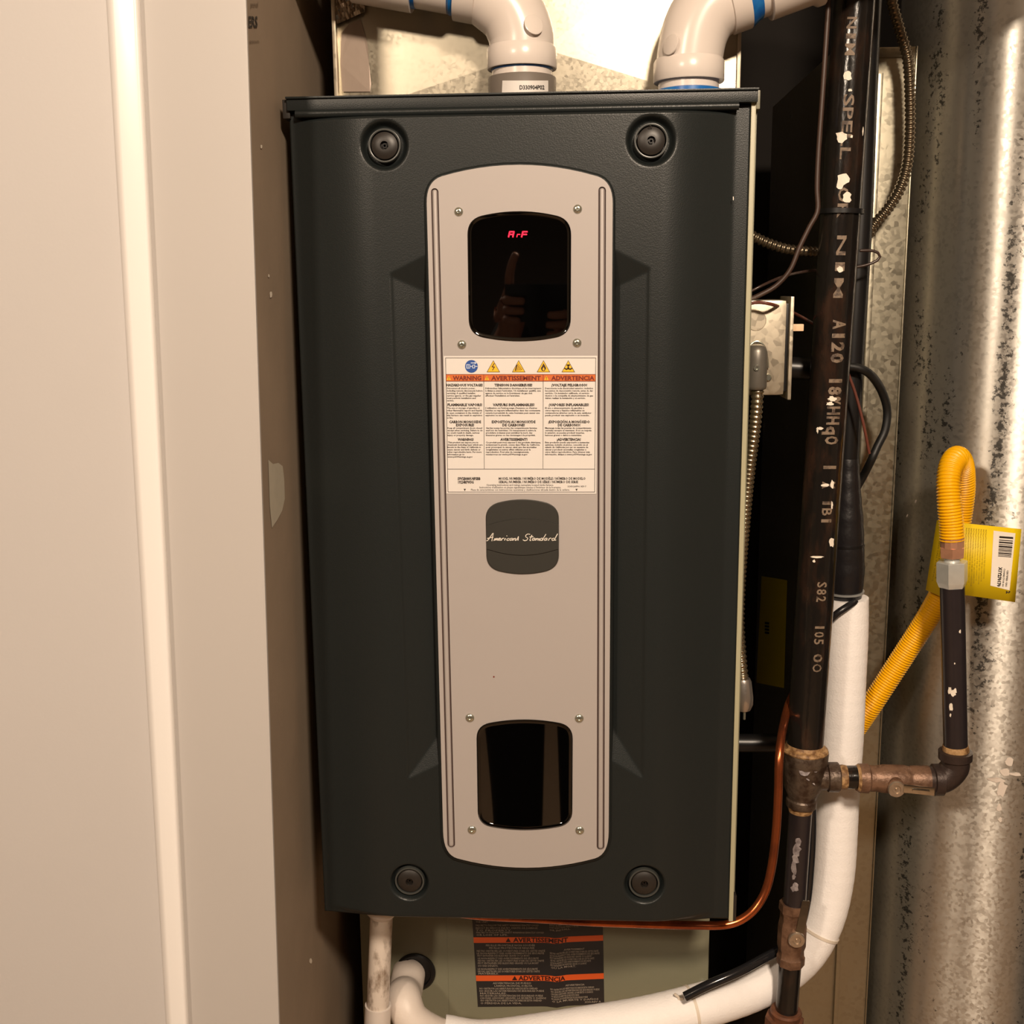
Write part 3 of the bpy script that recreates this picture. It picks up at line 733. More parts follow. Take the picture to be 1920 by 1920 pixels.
fr = ["NE PAS OBSTRUER LES OUVERTURES D'AIR DE CETTE UNIT\u00c9", 'LE NON-RESPECT DES AVERTISSEMENTS DE S\u00c9CURIT\u00c9', 'PEUT ENTRA\u00ceNER DES BLESSURES GRAVES OU LA MORT']
es = ['NO OBSTRUYA LAS ABERTURAS DE AIRE DE ESTA UNIDAD', 'NO SEGUIR LAS ADVERTENCIAS DE SEGURIDAD PUEDE', 'CAUSAR LESIONES GRAVES, LA MUERTE O DA\u00d1OS']
rows = [(1723, 892, 1030, words[0]), (1728.5, 892, 915, 'THE UNIT.'), (1735, 892, 1010, words[1]), (1740, 892, 1008, words[2]), (1744.5, 892, 960, 'TO PROPERTY.'), (1748.5, 893, 1020, words[1]), (1753, 893, 952, 'OR LOSS OF LIFE.'),
        (1772.5, 911, 1003, 'FEUILLE FRONTALE NON SOUD\u00c9E'), (1777.5, 917, 1002, 'FEUILLE PROTECTRICE REQUISE'), (1783, 894, 1022, fr[0]), (1787.5, 894, 1020, fr[1]), (1792, 895, 993, fr[2]), (1797, 896, 1010, fr[1]), (1801.5, 896, 1020, fr[0]), (1806, 896, 1010, fr[2]), (1811, 896, 934, 'OU DES D\u00c9G\u00c2TS.'), (1817, 896, 1008, fr[1]), (1821.5, 896, 1012, fr[0]), (1825.5, 897, 935, 'MAT\u00c9RIELS.'),
        (1843.5, 924, 996, 'ADVERTENCIA DE FUEGO'), (1848.5, 927, 998, 'L\u00c1MINA FRONTAL SUELTA'), (1853.5, 899, 1008, es[0]), (1858, 899, 1020, es[1]), (1862.5, 900, 950, 'MATERIALES.'), (1867, 900, 1018, es[1]), (1871.5, 900, 1024, es[2]), (1876, 901, 1016, es[0]), (1881, 901, 978, 'O P\u00c9RDIDA DE LA VIDA.'),
        (1729, 1030, 1118, words[1]), (1733.5, 1030, 1102, words[2]), (1738, 1030, 1085, words[0]), (1742.5, 1030, 1070, 'OR INSTALL.'),
        (1781, 1057, 1096, 'AVERTISSEMENT'), (1786, 1031, 1122, fr[0]), (1790.5, 1031, 1124, fr[1]), (1795, 1031, 1110, fr[2]), (1799.5, 1032, 1114, fr[0]), (1804, 1032, 1108, fr[1]), (1808.5, 1032, 1100, fr[2]), (1813, 1033, 1080, 'OU LA MORT.'),
        (1848, 1060, 1096, 'ADVERTENCIA'), (1853.5, 1032, 1114, es[0]), (1858, 1033, 1124, es[1]), (1862.5, 1033, 1112, es[2]), (1867, 1034, 1086, es[0]), (1871.5, 1034, 1102, es[1]), (1876, 1035, 1122, 'O LA MUERTE Y DA\u00d1OS'), (1881, 1096, 1127, 'X34-REV A')]
for y, x0, x1, t in rows: put_text(bm2, t, x0, x1, y-1.6, y+1.6, lp3, bold=0.02, res=1)
obj('label_text', bm2, mat('label_grey_ink', (150, 138, 124), 0.6), llab, smooth=False)

# ---------------------------------------------------------------- plenum above the furnace
YPL = 0.125
pl = thing('plenum', 'cross-broken galvanised sheet plenum rising behind the vent pipes', 'duct', (0, 0.35, H))
x0 = P(628, 100, YPL).x; x1 = P(1386, 120, YPL).x; z0 = H+0.0005; z1 = z0+0.30
apex = P(1020, 92, YPL-0.006)
bm = B(); TL = Vector((P(690, 3, YPL).x-0.045, YPL, P(690, -18, YPL).z)); 
zt = z1; v00 = Vector((x0+0.003, YPL, z0)); v10 = Vector((x1-0.003, YPL-0.0085, z0)); v01 = Vector((x0+0.003, YPL+0.0, z0+0.178)); v11 = Vector((x1-0.003, YPL-0.0075, z0+0.205))
ap = Vector((apex.x, YPL-0.0075, apex.z))
V = [bm.verts.new(p) for p in (v00, v10, v11, v01, ap)]
v02 = bm.verts.new(Vector((x0+0.003, YPL+0.0, z1))); v12 = bm.verts.new(Vector((x1-0.003, YPL, z1)))
for f in ((V[0], V[1], V[4]), (V[1], V[2], V[4]), (V[2], V[3], V[4]), (V[3], V[0], V[4]), (V[3], V[2], v12, v02)): bm.faces.new(f)
fp = obj('front_sheet', bm, G_plen, pl, smooth=False)
bm = B(); box(bm, (x0+0.003, YPL+0.0006, z0), (x1-0.003, 0.60, z1)); obj('casing', bm, G_plen, pl, smooth=False)
for xx in (x0, x1-0.004):
    bm = B(); box(bm, (xx, YPL-0.012, z0), (xx+0.004, YPL+0.012, z1), 0.0008); obj('corner_flange', bm, G_junc, pl)
bm = B()
tp = [(640, 62), (655, 44), (676, 36), (689, 80), (692, 120), (696, 158), (694, 172), (642, 172), (638, 120)]
bm.faces.new([bm.verts.new(P(x, y, YPL-0.0022)+Vector((0, random.uniform(-.0004, .0004), 0))) for x, y in tp]); obj('foil_tape', bm, M_foil, pl, smooth=False)
# crumpled foil round the upper left corner
bm = B(); cols = 16; rws = 10; gr = []
for j in range(rws+1):
    gr.append([bm.verts.new(P(626+64*i/cols*(1-0.1*j/rws), -40+88*j/rws-(26*i/cols), YPL-0.006-0.004*random.random())) for i in range(cols+1)])
for j in range(rws):
    for i in range(cols): bm.faces.new((gr[j][i], gr[j][i+1], gr[j+1][i+1], gr[j+1][i]))
obj('crumpled_foil', bm, mat('crumpled_foil', (190, 176, 160), 0.2, metal=0.9), pl, smooth=False)
# small bracket right of the right elbow
bm = B(); p_ = P(1362, 152, 0.10); s = S(p_); box(bm, (p_.x-7*s, 0.098, H+0.0005), (p_.x+6*s, 0.103, H+0.0005+30*s), 0.0005)
obj('tab', bm, mat('tan_tab', (200, 170, 140), 0.6), pl)

# ---------------------------------------------------------------- PVC vent pipes
YV = 0.070
def vent(name, label, base_px, stub_px, path, rings, hub, grp=None):
    pass
# left pipe
cb = P(979, 172, YV); s = S(cb); zb = H+0.001
lv = thing('vent_pipe', 'white plastic vent pipe bending left, with part number sticker on its collar', 'pipe', (cb.x, YV, zb))
ax = Vector((cb.x, YV, 0))
rp = 0.0302
bm = B(); lathe(bm, (cb.x, YV, zb), (0, 0, 1), [(0, rp), (P(979, 110, YV).z-zb, rp)], 40); obj('stub', bm, M_pvc, lv)
zc0, zc1 = zb, P(979, 148, YV).z
bm = B(); lathe(bm, (cb.x, YV, zc0), (0, 0, 1), [(0, 0.0343), (zc1-zc0, 0.0343), (zc1-zc0+0.001, 0.0335), (zc1-zc0+0.001, 0.030)], 40, cap=False); col_ = obj('collar', bm, mat('grey_collar', (112, 104, 96), 0.5), lv, label='grey rubber collar')
# sticker wrapped on the collar (number only)
def cylmap(cx, cy, r):
    def f(px, py):
        # hit the vertical cylinder with the camera ray
        d = RM @ Vector(((px-960)/F, -(py-960)/F, -1.0)); o = CAM
        A = d.x**2+d.y**2; Bq = 2*((o.x-cx)*d.x+(o.y-cy)*d.y); C = (o.x-cx)**2+(o.y-cy)**2-r*r
        D = max(Bq*Bq-4*A*C, 0); t = (-Bq-math.sqrt(D))/(2*A); return o+d*t
    return f
f1 = cylmap(cb.x, YV, 0.0347); f2 = cylmap(cb.x, YV, 0.0350)
bm = B(); n = 14
a_ = [bm.verts.new(f1(942+86*i/n, 151+1.0*math.sin(PI*i/n)*0)) for i in range(n+1)]; b2 = [bm.verts.new(f1(941+87*i/n, 176)) for i in range(n+1)]
for i in range(n): bm.faces.new((a_[i], a_[i+1], b2[i+1], b2[i]))
st_ = obj('number_sticker', bm, M_label, col_)
bm = B(); put_text(bm, 'D330904P02', 974, 1021, 160, 167.5, f2, bold=0.03); obj('sticker_text', bm, M_ink2, st_, smooth=False)
zh0, zh1 = P(979, 131, YV).z, P(979, 88, YV).z
def elbow(parent, cx, z0h, z1h, path, rb, re, m=M_pvc):
    """hub ring then a tapering bend through path, then end hub"""
    bm = B()
    lathe(bm, (cx, YV, z0h), (0, 0, 1), [(0.001, 0.030), (0, 0.0345), (0.001, 0.0352), (z1h-z0h-0.003, 0.0352), (z1h-z0h, 0.0335)], 40, cap=False)
    sweep(bm, catmull(path, 0.003), lambda i, n: rb+(re-rb)*(i/n), 40)
    return obj('elbow', bm, m, parent, angle=50)
e0 = Vector((cb.x, YV, zh1-0.004))
pth = [e0-Vector((0, 0, .01)), e0, e0+Vector((-0.001, 0, 0.016)), e0+Vector((-0.010, 0, 0.036)), e0+Vector((-0.028, 0, 0.052)), P(905, -22, YV), P(885, -27, YV)]
elbow(lv, cb.x, zh0, zh1, pth, 0.0325, 0.0335)
q0, q1 = P(900, -24, YV), P(858, -32, YV)
bm = B(); lathe(bm, q0, q1-q0, [(0, 0.033), (0.001, 0.0352), ((q1-q0).length-0.001, 0.0352), ((q1-q0).length, 0.031)], 40); obj('hub', bm, M_pvc, lv)
q2 = P(560, -85, YV); dd = (q2-q1).normalized()
bm = B(); lathe(bm, q1, dd, [(0, 0.0306), (0.004, 0.0312), (0.0045, 0.0302), (0.006, 0.0302)], 40); obj('primer_ring', bm, M_primer, lv, label='blue primer ring')
bm = B(); lathe(bm, q1, dd, [(0, rp), ((q2-q1).length, rp)], 40); obj('pipe_run', bm, M_pvc, lv)
hq = P(779, -46, YV)
bm = B(); lathe(bm, hq, dd, [(0, 0.030), (0, 0.0352), (0.06, 0.0352), (0.06, 0.03)], 40); obj('hub', bm, M_pvc, lv)
bm = B(); lathe(bm, hq-dd*0.004, dd, [(0, 0.0306), (0.004, 0.0312)], 40); obj('primer_ring', bm, M_primer, lv)
bm = B(); lathe(bm, (cb.x, YV, zh0-0.0015), (0, 0, 1), [(0, 0.0303), (0.0005, 0.031), (0.0015, 0.031)], 40, cap=False); obj('primer_ring', bm, M_primer, lv)
c = P(1000, 46, YV-0.033); bm = B(); lathe(bm, c+Vector((0.0, 0.0015, 0)), (0.45, -0.85, 0.28), [(0, 0.010), (0.0012, 0.010), (0.0016, 0.0092)], 24); obj('mould_boss', bm, M_pvc, lv)
# right pipe
cb2 = P(1291, 160, YV)
rv = thing('vent_pipe', 'white plastic vent pipe bending right, with broad blue primer smears', 'pipe', (cb2.x, YV, zb))
bm = B(); lathe(bm, (cb2.x, YV, zb), (0, 0, 1), [(0, 0.0335), (0.010, 0.0335), (0.011, 0.031)], 40); obj('primer_ring', bm, M_primer, rv, label='blue primer ring')
bm = B(); lathe(bm, (cb2.x, YV, zb), (0, 0, 1), [(0, rp), (0.05, rp)], 40); obj('stub', bm, M_pvc, rv)
zr0, zr1 = P(1291, 155, YV).z, P(1291, 112, YV).z
e0 = Vector((cb2.x, YV, zr1-0.004))
pth = [e0-Vector((0, 0, .01)), e0, P(1297, 85, YV), P(1304, 58, YV), P(1318, 30, YV), P(1340, 8, YV), P(1366, -6, YV)]
elbow(rv, cb2.x, zr0, zr1, pth, 0.0325, 0.0335)
q0, q1 = P(1358, -2, YV), P(1394, -16, YV); dd = (P(1500, -56, YV)-q1).normalized()
dd = (dd+Vector((0, -0.0, 0.0))).normalized()
bm = B(); lathe(bm, q0, dd, [(0, 0.033), (0.001, 0.0352), ((q1-q0).length-0.001, 0.0352), ((q1-q0).length, 0.031)], 40); obj('hub', bm, M_pvc, rv)
bm = B(); lathe(bm, q1-dd*0.001, dd, [(0, 0.0352), (0.002, 0.0345), (0.009, 0.0312), (0.012, 0.0304), (0.013, 0.030)], 40); obj('primer_ring', bm, M_primer, rv)
bm = B(); lathe(bm, q1, dd, [(0, rp), (0.25, rp)], 40); obj('pipe_run', bm, M_pvc, rv)
hq = q1+dd*0.020
bm = B(); lathe(bm, hq, dd, [(0, 0.030), (0, 0.0352), (0.042, 0.0352), (0.046, 0.0385), (0.052, 0.0385), (0.052, 0.03)], 40); obj('hub', bm, M_pvc, rv)
c = P(1259, 83, YV-0.028); bm = B(); lathe(bm, c+Vector((0.0, 0.002, 0)), (-0.75, -0.6, 0.2), [(0, 0.010), (0.0012, 0.010), (0.0016, 0.0092)], 24); obj('mould_boss', bm, M_pvc, rv)

# ---------------------------------------------------------------- ducts and tank at the right
YBX = 0.30
bxL = P(1552, 500, YBX).x; bxR = P(1677, 900, YBX).x; bzT = P(1665, 88, YBX).z
bd = thing('return_duct', 'flat galvanised box duct with bright folded edge left of the round duct', 'duct', ((bxL+bxR)/2, 0.5, ZF))
bm = B(); box(bm, (bxL, YBX, ZF+0.001), (bxR-0.0015, 0.74, bzT), 0.001); obj('casing', bm, G_box, bd)
bm = B(); box(bm, (bxR-0.0014, YBX-0.003, ZF+0.001), (bxR, 0.74, bzT), 0.0008); obj('folded_edge', bm, G_box, bd)
bm = B(); xs = P(1613, 900, YBX).x; box(bm, (xs-0.003, YBX-0.007, ZF+0.001), (xs+0.003, YBX, bzT-0.03), 0.0015); obj('drive_cleat', bm, G_box, bd)
def side_hit(px, py, xx):
    d = RM @ Vector(((px-960)/F, -(py-960)/F, -1.0)); return CAM+d*((xx-CAM.x)/d.x)
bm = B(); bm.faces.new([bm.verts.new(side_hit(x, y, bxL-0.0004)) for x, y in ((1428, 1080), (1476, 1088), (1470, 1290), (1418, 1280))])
el = obj('sticker_reflection', bm, M_yelrefl, bd, smooth=False, label='dim yellow reflection put as colour on the shaded side')  # reflection of a yellow label, coloured onto the duct side
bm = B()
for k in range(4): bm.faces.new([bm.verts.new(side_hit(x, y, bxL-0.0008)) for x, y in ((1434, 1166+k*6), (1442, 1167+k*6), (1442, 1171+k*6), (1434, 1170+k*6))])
obj('sticker_text', bm, M_ink2, el, smooth=False)['kind'] = 'stuff'  # print marks belonging to the coloured-on reflection
bm = B(); box(bm, (bxL+0.01, YBX-0.003, bzT-0.012), (bxR-0.006, YBX, bzT-0.001), 0.001); obj('end_strip', bm, G_box, bd)

RDY, RDR = 0.375, 0.15
rdx = bxR+0.004+RDR
rd = thing('round_duct', 'large round galvanised duct down the right edge of the closet', 'duct', (rdx, RDY, ZF))
bm = B(); lathe(bm, (rdx, RDY, ZF+0.001), (0, 0, 1), [(0, RDR), (ZC-ZF-0.002, RDR)], 128); obj('duct_wall', bm, G_duct, rd)
bm = B(); a_ = math.radians(-62); sx, sy = rdx+RDR*math.sin(math.radians(14)), RDY-RDR*math.cos(math.radians(14))
box(bm, (sx-0.006, sy-0.0035, ZF+0.001), (sx+0.006, sy+0.004, ZC-0.002), 0.0015); obj('lock_seam', bm, G_duct, rd)
fD = cylmap(rdx, RDY, RDR+0.0008)
bm = B()
def blob(bm, cx, cy, rx, ry, mp, n=12, jit=0.3, rot=0, part=None):
    if part: bm = B()
    vs = []
    for k in range(n):
        q = random.uniform(1-jit, 1+jit*0.5); X, Y_ = rx*math.cos(2*PI*k/n)*q, ry*math.sin(2*PI*k/n)*q
        vs.append(bm.verts.new(mp(cx+X*math.cos(rot)-Y_*math.sin(rot), cy+X*math.sin(rot)+Y_*math.cos(rot))))
    bm.faces.new(vs)
    if part: obj(part[0], bm, part[1], part[2], smooth=False)
for bb in [(1893, 1428, 8, 9, 0), (1885, 1448, 10, 7, 0.4), (1905, 1452, 12, 4, 0.1), (1868, 1462, 16, 5, 0.1), (1878, 1480, 10, 16, 0.2), (1873, 1515, 5, 8, 0), (1875, 1537, 4, 5, 0), (1717, 940, 1.6, 4, 0.5), (1701, 967, 1.4, 4, 0.4), (1905, 1085, 10, 2.5, -0.6), (1722, 1000, .8, 1, 0)]:
    blob(bm, bb[0], bb[1], bb[2], bb[3], fD, rot=bb[4], part=('plaster_splash', mat('plaster_splash', (220, 208, 196), 0.7), rd))
bm.free()

# ---------------------------------------------------------------- gas piping
YG = 0.13
def ax_at(pts, py):
    for (x0_, y0_), (x1_, y1_) in zip(pts, pts[1:]):
        if y0_ <= py <= y1_: return x0_+(x1_-x0_)*(py-y0_)/(y1_-y0_)
    return pts[-1][0] if py > pts[-1][1] else pts[0][0]
GAX = [(1602, 0), (1509, 1405)]
g_t, g_b = P(1602, 0, YG), P(1509, 1405, YG)
RG = 0.0211
gp = thing('gas_pipe', 'long black iron gas pipe spotted with white paint, right of the furnace', 'pipe', tuple(g_b))
gd = (g_t-g_b).normalized()
bm = B(); top_p = g_b+gd*((ZC-0.002-g_b.z)/gd.z); sweep(bm, catmull([g_b, (g_b+top_p)/2, top_p], 0.05), RG, 40)
gpipe = obj('pipe_run', bm, M_iron, gp)
# thread sealant at the bottom end
bm = B(); lathe(bm, g_b-gd*0.002, gd, [(0, 0.0222), (0.004, 0.0228), (0.009, 0.0216), (0.0095, RG)], 32, cap=False); obj('thread_sealant', bm, M_dope, gp)
def gcyl(px, py, extra=0.0006, a=g_b, d=gd, r=RG):
    """camera ray against the sloping pipe"""
    dr_ = (RM @ Vector(((px-960)/F, -(py-960)/F, -1.0))); o = CAM-a
    u = dr_-d*dr_.dot(d); v_ = o-d*o.dot(d); rr = r+extra
    A = u.dot(u); Bq = 2*u.dot(v_); C = v_.dot(v_)-rr*rr; D = max(Bq*Bq-4*A*C, 0)
    return CAM+dr_*((-Bq-math.sqrt(D))/(2*A))
# stencilled lettering reading down the pipe, letters turned a quarter
sten = B()
def pipe_text(body, py0, py1, off=14, hgt=22, bold=0.02):
    n = len(body)
    for i, ch in enumerate(body):
        if ch == ' ': continue
        ya = py0+(py1-py0)*i/n+1.5; yb_ = py0+(py1-py0)*(i+1)/n-1.5
        if ch in '1I': ya, yb_ = ya+(yb_-ya)*0.28, yb_-(yb_-ya)*0.28
        def mp(u, v):   # u along the pipe (down), v = cap direction (towards the right)
            pc = ax_at(GAX, u); return gcyl(pc+off-v, u)
        tb = B(); put_text(tb, ch, ya, yb_, 0, hgt, lambda x, y: Vector((x, y, 0)), bold=bold)
        bmesh.ops.triangulate(tb, faces=tb.faces[:]); bmesh.ops.subdivide_edges(tb, edges=tb.edges[:], cuts=3, use_grid_fill=True)
        vm = {v_: sten.verts.new(mp(v_.co.x, v_.co.y-hgt/2)) for v_ in tb.verts}
        for f_ in tb.faces:
            try: sten.faces.new([vm[v_] for v_ in f_.verts])
            except ValueError: pass
        tb.free()
pipe_text('NIM', 30, 105, -2, 18); pipe_text('SPELL', 175, 300, 2, 19); pipe_text('OR', 350, 410, 4, 19); pipe_text('NIM', 440, 560, 6, 17)
pipe_text('A120', 598, 682, 12, 22, 0.04); pipe_text('18%HHqO', 705, 835, 12, 22, 0.045); pipe_text('1 X', 868, 918, 12, 22, 0.04); pipe_text('1B1', 935, 985, 12, 18)
pipe_text('S82', 1090, 1130, 12, 17); pipe_text('105', 1170, 1210, 13, 17); pipe_text('0O', 1225, 1262, 13, 16)
obj('stencil_lettering', sten, M_stencil, gp, smooth=False, label='pale stencilled letters')['kind'] = 'stuff'
bm = B()
for bb in [(1590, 142, 8, 12), (1579, 256, 12, 11), (1581, 335, 14, 14), (1575, 346, 7, 9), (1588, 370, 9, 10), (1574, 505, 7, 6), (1594, 169, 4, 3), (1597, 256, 2.5, 3), (1618, 246, 1.5, 10),
           (1561, 748, 9, 5), (1556, 757, 7, 4), (1537, 803, 7, 3), (1533, 807, 2, 6), (1560, 908, 4, 8), (1548, 910, 8, 3), (1560, 947, 2, 8), (1559, 1016, 5, 10), (1531, 1044, 16, 2.2), (1526, 1052, 3, 3)]:
    blob(bm, bb[0], bb[1], bb[2], bb[3], lambda x, y: gcyl(x, y, 0.0011), jit=0.35, part=('paint_drip', M_paint, gp))
bm.free()
bm = B(); zc_ = P(ax_at(GAX, 397), 397, YG); 
lathe(bm, zc_-gd*0.0025, gd, [(0, RG+0.0004), (0, RG+0.0035), (0.005, RG+0.0035), (0.005, RG+0.0004)], 32); 
ztie = thing('zip_tie', 'black zip tie around the gas pipe near its top', 'zip tie', tuple(zc_))
obj('band', bm, M_rubber, ztie); bm = B(); hp = P(1601, 398, YG-0.012); obox(bm, hp, (0.004, 0, 0), (0, 0.003, 0), (0, 0, 0.003), 0.0008); obj('lock_head', bm, M_rubber, ztie)

def fitting(name, parent, c, axis, prof, m, seg=32, rot=0.0, angle=35, label=None):
    bm = B(); lathe(bm, c, axis, prof, seg, rot); return obj(name, bm, m, parent, angle=angle, label=label)
# tee
tee_c = P(1508, 1457, YG); dn = (P(1500, 1515, YG)-P(1509, 1405, YG)).normalized(); up = -dn
tee = thing('pipe_tee', 'rusty iron tee fitting at the foot of the main gas pipe', 'pipe fitting', tuple(tee_c))
ttop = P(1509, 1404, YG); tbot = P(1502, 1512, YG); Lt = (ttop-tbot).length
fitting('tee_body', tee, tbot, up, [(0, 0.0155), (0.001, 0.0175), (0.009, 0.0178), (0.011, 0.0165), (0.014, 0.0168), (0.024, 0.0215), (0.036, 0.0235), (Lt-0.022, 0.0240), (Lt-0.016, 0.0262), (Lt-0.003, 0.0265), (Lt, 0.0250), (Lt, 0.021)], M_iron2)
r0 = P(1530, 1457, YG); r1 = P(1573, 1457, YG); dx = (r1-r0).normalized(); Lr = (r1-r0).length
fitting('side_outlet', tee, r0, dx, [(0, 0.0150), (Lr*0.45, 0.0150), (Lr*0.5, 0.0172), (Lr*0.95, 0.0174), (Lr, 0.0160)], M_iron2)
bm = B(); lathe(bm, ttop-up*0.003, up, [(0, 0.0262), (0.002, 0.0272), (0.0045, 0.0262), (0.006, 0.022)], 32, cap=False); obj('sealant_ring', bm, M_dope, tee)
bm = B()
f_t = lambda x, y: gcyl(x, y, 0.0012, tbot, up, 0.0245)
for bb in [(1488, 1422, 5, 9, 0.5), (1496, 1436, 3, 8, -0.6), (1510, 1446, 12, 9, 0.2), (1528, 1440, 6, 10, 0), (1515, 1462, 4, 1.6, 0.5), (1526, 1470, 3, 1.6, 0.6)]: blob(bm, bb[0], bb[1], bb[2], bb[3], f_t, rot=bb[4], part=('paint_smear', MATS.get('grey_paint_run') or mat('grey_paint_run', (176, 168, 168), 0.4, col2=(90, 80, 84), nscale=120), tee))
bm.free()
# nipple
n0, n1 = P(1574, 1457, YG), P(1612, 1458, YG)
nip = fitting('pipe_nipple', None, n0-dx*0.006, dx, [(0, 0.0134), ((n1-n0).length+0.012, 0.0134)], M_iron)
tagp(nip, 'short black pipe nipple between iron tee and horizontal valve', 'pipe fitting')
fitting('thread_sealant', nip, n0-dx*0.001, dx, [(0, 0.0140), (0.005, 0.0145), (0.009, 0.0136)], M_dope)
# horizontal valve
v0, v1 = P(1610, 1459, YG), P(1742, 1462, YG); vd = (v1-v0).normalized(); Lv = (v1-v0).length
hv = thing('gas_valve', 'aged brass gas valve lying horizontally before the yellow connector branch', 'valve', tuple((v0+v1)/2))
fitting('valve_body', hv, v0, vd, [(0, 0.0140), (0, 0.0168), (0.010, 0.0172), (0.012, 0.0152), (0.020, 0.0150), (0.028, 0.0165), (0.052, 0.0165), (0.058, 0.0150), (0.060, 0.0160), (Lv-0.001, 0.0164), (Lv, 0.0140)], M_brassv, 32)
fitting('sealant_ring', hv, v0-vd*0.003, vd, [(0, 0.0146), (0.003, 0.0165), (0.005, 0.016)], M_dope)
kc = P(1681, 1480, YG-0.020)
fitting('stem', hv, kc+Vector((0, 0.024, 0.004)), (0, -1, 0), [(0, 0.0085), (0.022, 0.0085)], M_brassv)
fitting('stem_cap', hv, kc+Vector((0, 0.004, 0)), (0, -1, 0), [(0, 0.0096), (0.004, 0.0098), (0.0055, 0.0088), (0.0055, 0.005), (0.0035, 0.0045), (0.0035, 0.0015), (0.0055, 0.0012)], mat('dull_steel', (196, 178, 158), 0.35, metal=0.8, noise=0.2, nscale=200))
l0, l1 = P(1694, 1478, YG-0.022), P(1752, 1484, YG-0.022); ld = (l1-l0).normalized()
bm = B(); up_ = Vector((0, 0, 1)); obox(bm, (l0+l1)/2, ld*(l1-l0).length/2, (0, 0.0012, 0), (0, 0, 0.0050), 0.0008)
obox(bm, l0.lerp(l1, 0.55), ld*(l1-l0).length*0.28, (0, 0.003, 0), (0, 0, 0.0018), 0.0008); obj('lever', bm, M_chrome, hv, label='bright steel lever')
# elbow up
ea, eb = P(1738, 1462, YG), P(1792, 1408, YG); ez = Vector((0, 0, 1))
elb = thing('pipe_elbow', 'dark iron elbow turning the gas branch upward in front of the round duct', 'pipe fitting', tuple(ea))
bm = B(); ec = P(1790, 1462, YG)
sweep(bm, catmull([ea, ea.lerp(ec, 0.45), P(1776, 1455, YG), P(1788, 1442, YG), ec.lerp(eb, 0.55), eb], 0.002), 0.0162, 32)
obj('elbow_body', bm, mat('dark_iron_fitting', (66, 54, 50), 0.4, metal=0.4, noise=0.2, nscale=80, bump=0.2, bscale=260), elb)
fitting('rim', elb, P(1791, 1424, YG), (eb-ec).normalized(), [(0, 0.0165), (0.001, 0.0188), (0.010, 0.0190), (0.011, 0.0150)], MATS['dark_iron_fitting'])
fitting('rim', elb, P(1748, 1462, YG), (ec-ea).normalized(), [(0, 0.0165), (0.001, 0.0184), (0.011, 0.0184), (0.012, 0.0160)], MATS['dark_iron_fitting'])
# riser
b0, b1 = P(1792, 1416, YG), P(1785.5, 1100, YG); bd_ = (b1-b0).normalized(); Lb = (b1-b0).length
ris = fitting('pipe_riser', None, b0, bd_, [(0, 0.0134), (Lb, 0.0134)], mat('smooth_black_pipe', (42, 36, 38), 0.28, noise=0.15, nscale=90))
tagp(ris, 'thin black upright gas pipe under the yellow connector loop', 'pipe')
fitting('thread_sealant', ris, b0+bd_*0.002, bd_, [(0, 0.0146), (0.006, 0.0150), (0.010, 0.0142), (0.0105, 0.0134)], M_dope)
bm = B(); fr_ = lambda x, y: gcyl(x, y, 0.0006, b0, bd_, 0.0134)
for bb in [(1781, 1295, 4, 7, 0), (1787, 1300, 6, 6, 0), (1791, 1296, 3, 5, 0), (1783, 1325, 4, 9, 0), (1782, 1341, 1.5, 4, 0), (1800, 1184, 2, 4, 0), (1790, 1244, 1.2, 2, 0)]: blob(bm, *bb[:4], fr_, part=('paint_drip', M_paint, ris))
bm.free()
# reducer, brass nut, corrugated connector
gc = thing('gas_connector', 'looped yellow corrugated gas connector with brass nut, in front of round duct', 'gas line', tuple(P(1785, 1045, YG)))
c0, c1 = P(1785, 1100, YG), P(1785, 1052, YG); cdv = (c1-c0).normalized(); Lc = (c1-c0).length
fitting('zinc_adapter', gc, c0, cdv, [(0, 0.0145), (0.004, 0.0160), (0.007, 0.0172), (Lc-0.001, 0.0172), (Lc, 0.0160)], mat('bright_zinc', (225, 228, 224), 0.35, metal=0.6, noise=0.1, nscale=120), 6, rot=0.0, angle=20, label='hexagonal bright zinc adapter')
fitting('neck', gc, c1-cdv*0.001, cdv, [(0, 0.0085), (0.009, 0.0085)], MATS['bright_zinc'], 24)
n0_, n1_ = P(1785, 1045, YG), P(1785.5, 1006, YG); nd = (n1_-n0_).normalized(); Ln = (n1_-n0_).length
fitting('brass_nut', gc, n0_, nd, [(0, 0.0125), (0.001, 0.0138), (Ln*0.5, 0.0142), (Ln*0.52, 0.0130)], M_brass, 6, rot=0.25, angle=20, label='hexagonal brass nut')
fitting('nut_sleeve', gc, n0_+nd*Ln*0.5, nd, [(0, 0.0128), (Ln*0.5, 0.0128), (Ln*0.5+0.001, 0.011)], M_brass, 12, rot=0.1, angle=15)
hose = [P(1785, 1012, YG), P(1784, 985, YG), P(1780, 940, YG+0.001), P(1779, 900, YG+0.006), P(1784, 872, YG+0.014), P(1795, 858, YG+0.026), P(1804, 875, YG+0.040), P(1806, 915, YG+0.050), P(1802, 955, YG+0.055), P(1795, 1000, YG+0.058), P(1786, 1050, YG+0.062), P(1768, 1105, YG+0.070), P(1735, 1165, YG+0.082), P(1690, 1235, YG+0.094), P(1640, 1312, YG+0.102), P(1600, 1370, YG+0.112), P(1560, 1420, YG+0.118)]
o = obj('corrugated_hose', corrugated(hose, 0.0136, 0.0034, 0.0019, 20, 5), M_gas, gc, angle=80)
tg = thing('hang_tag', 'bright yellow card tag with white barcode sticker behind the brass nut', 'tag', tuple(P(1820, 1050, 0.16)))
YTG = 0.158
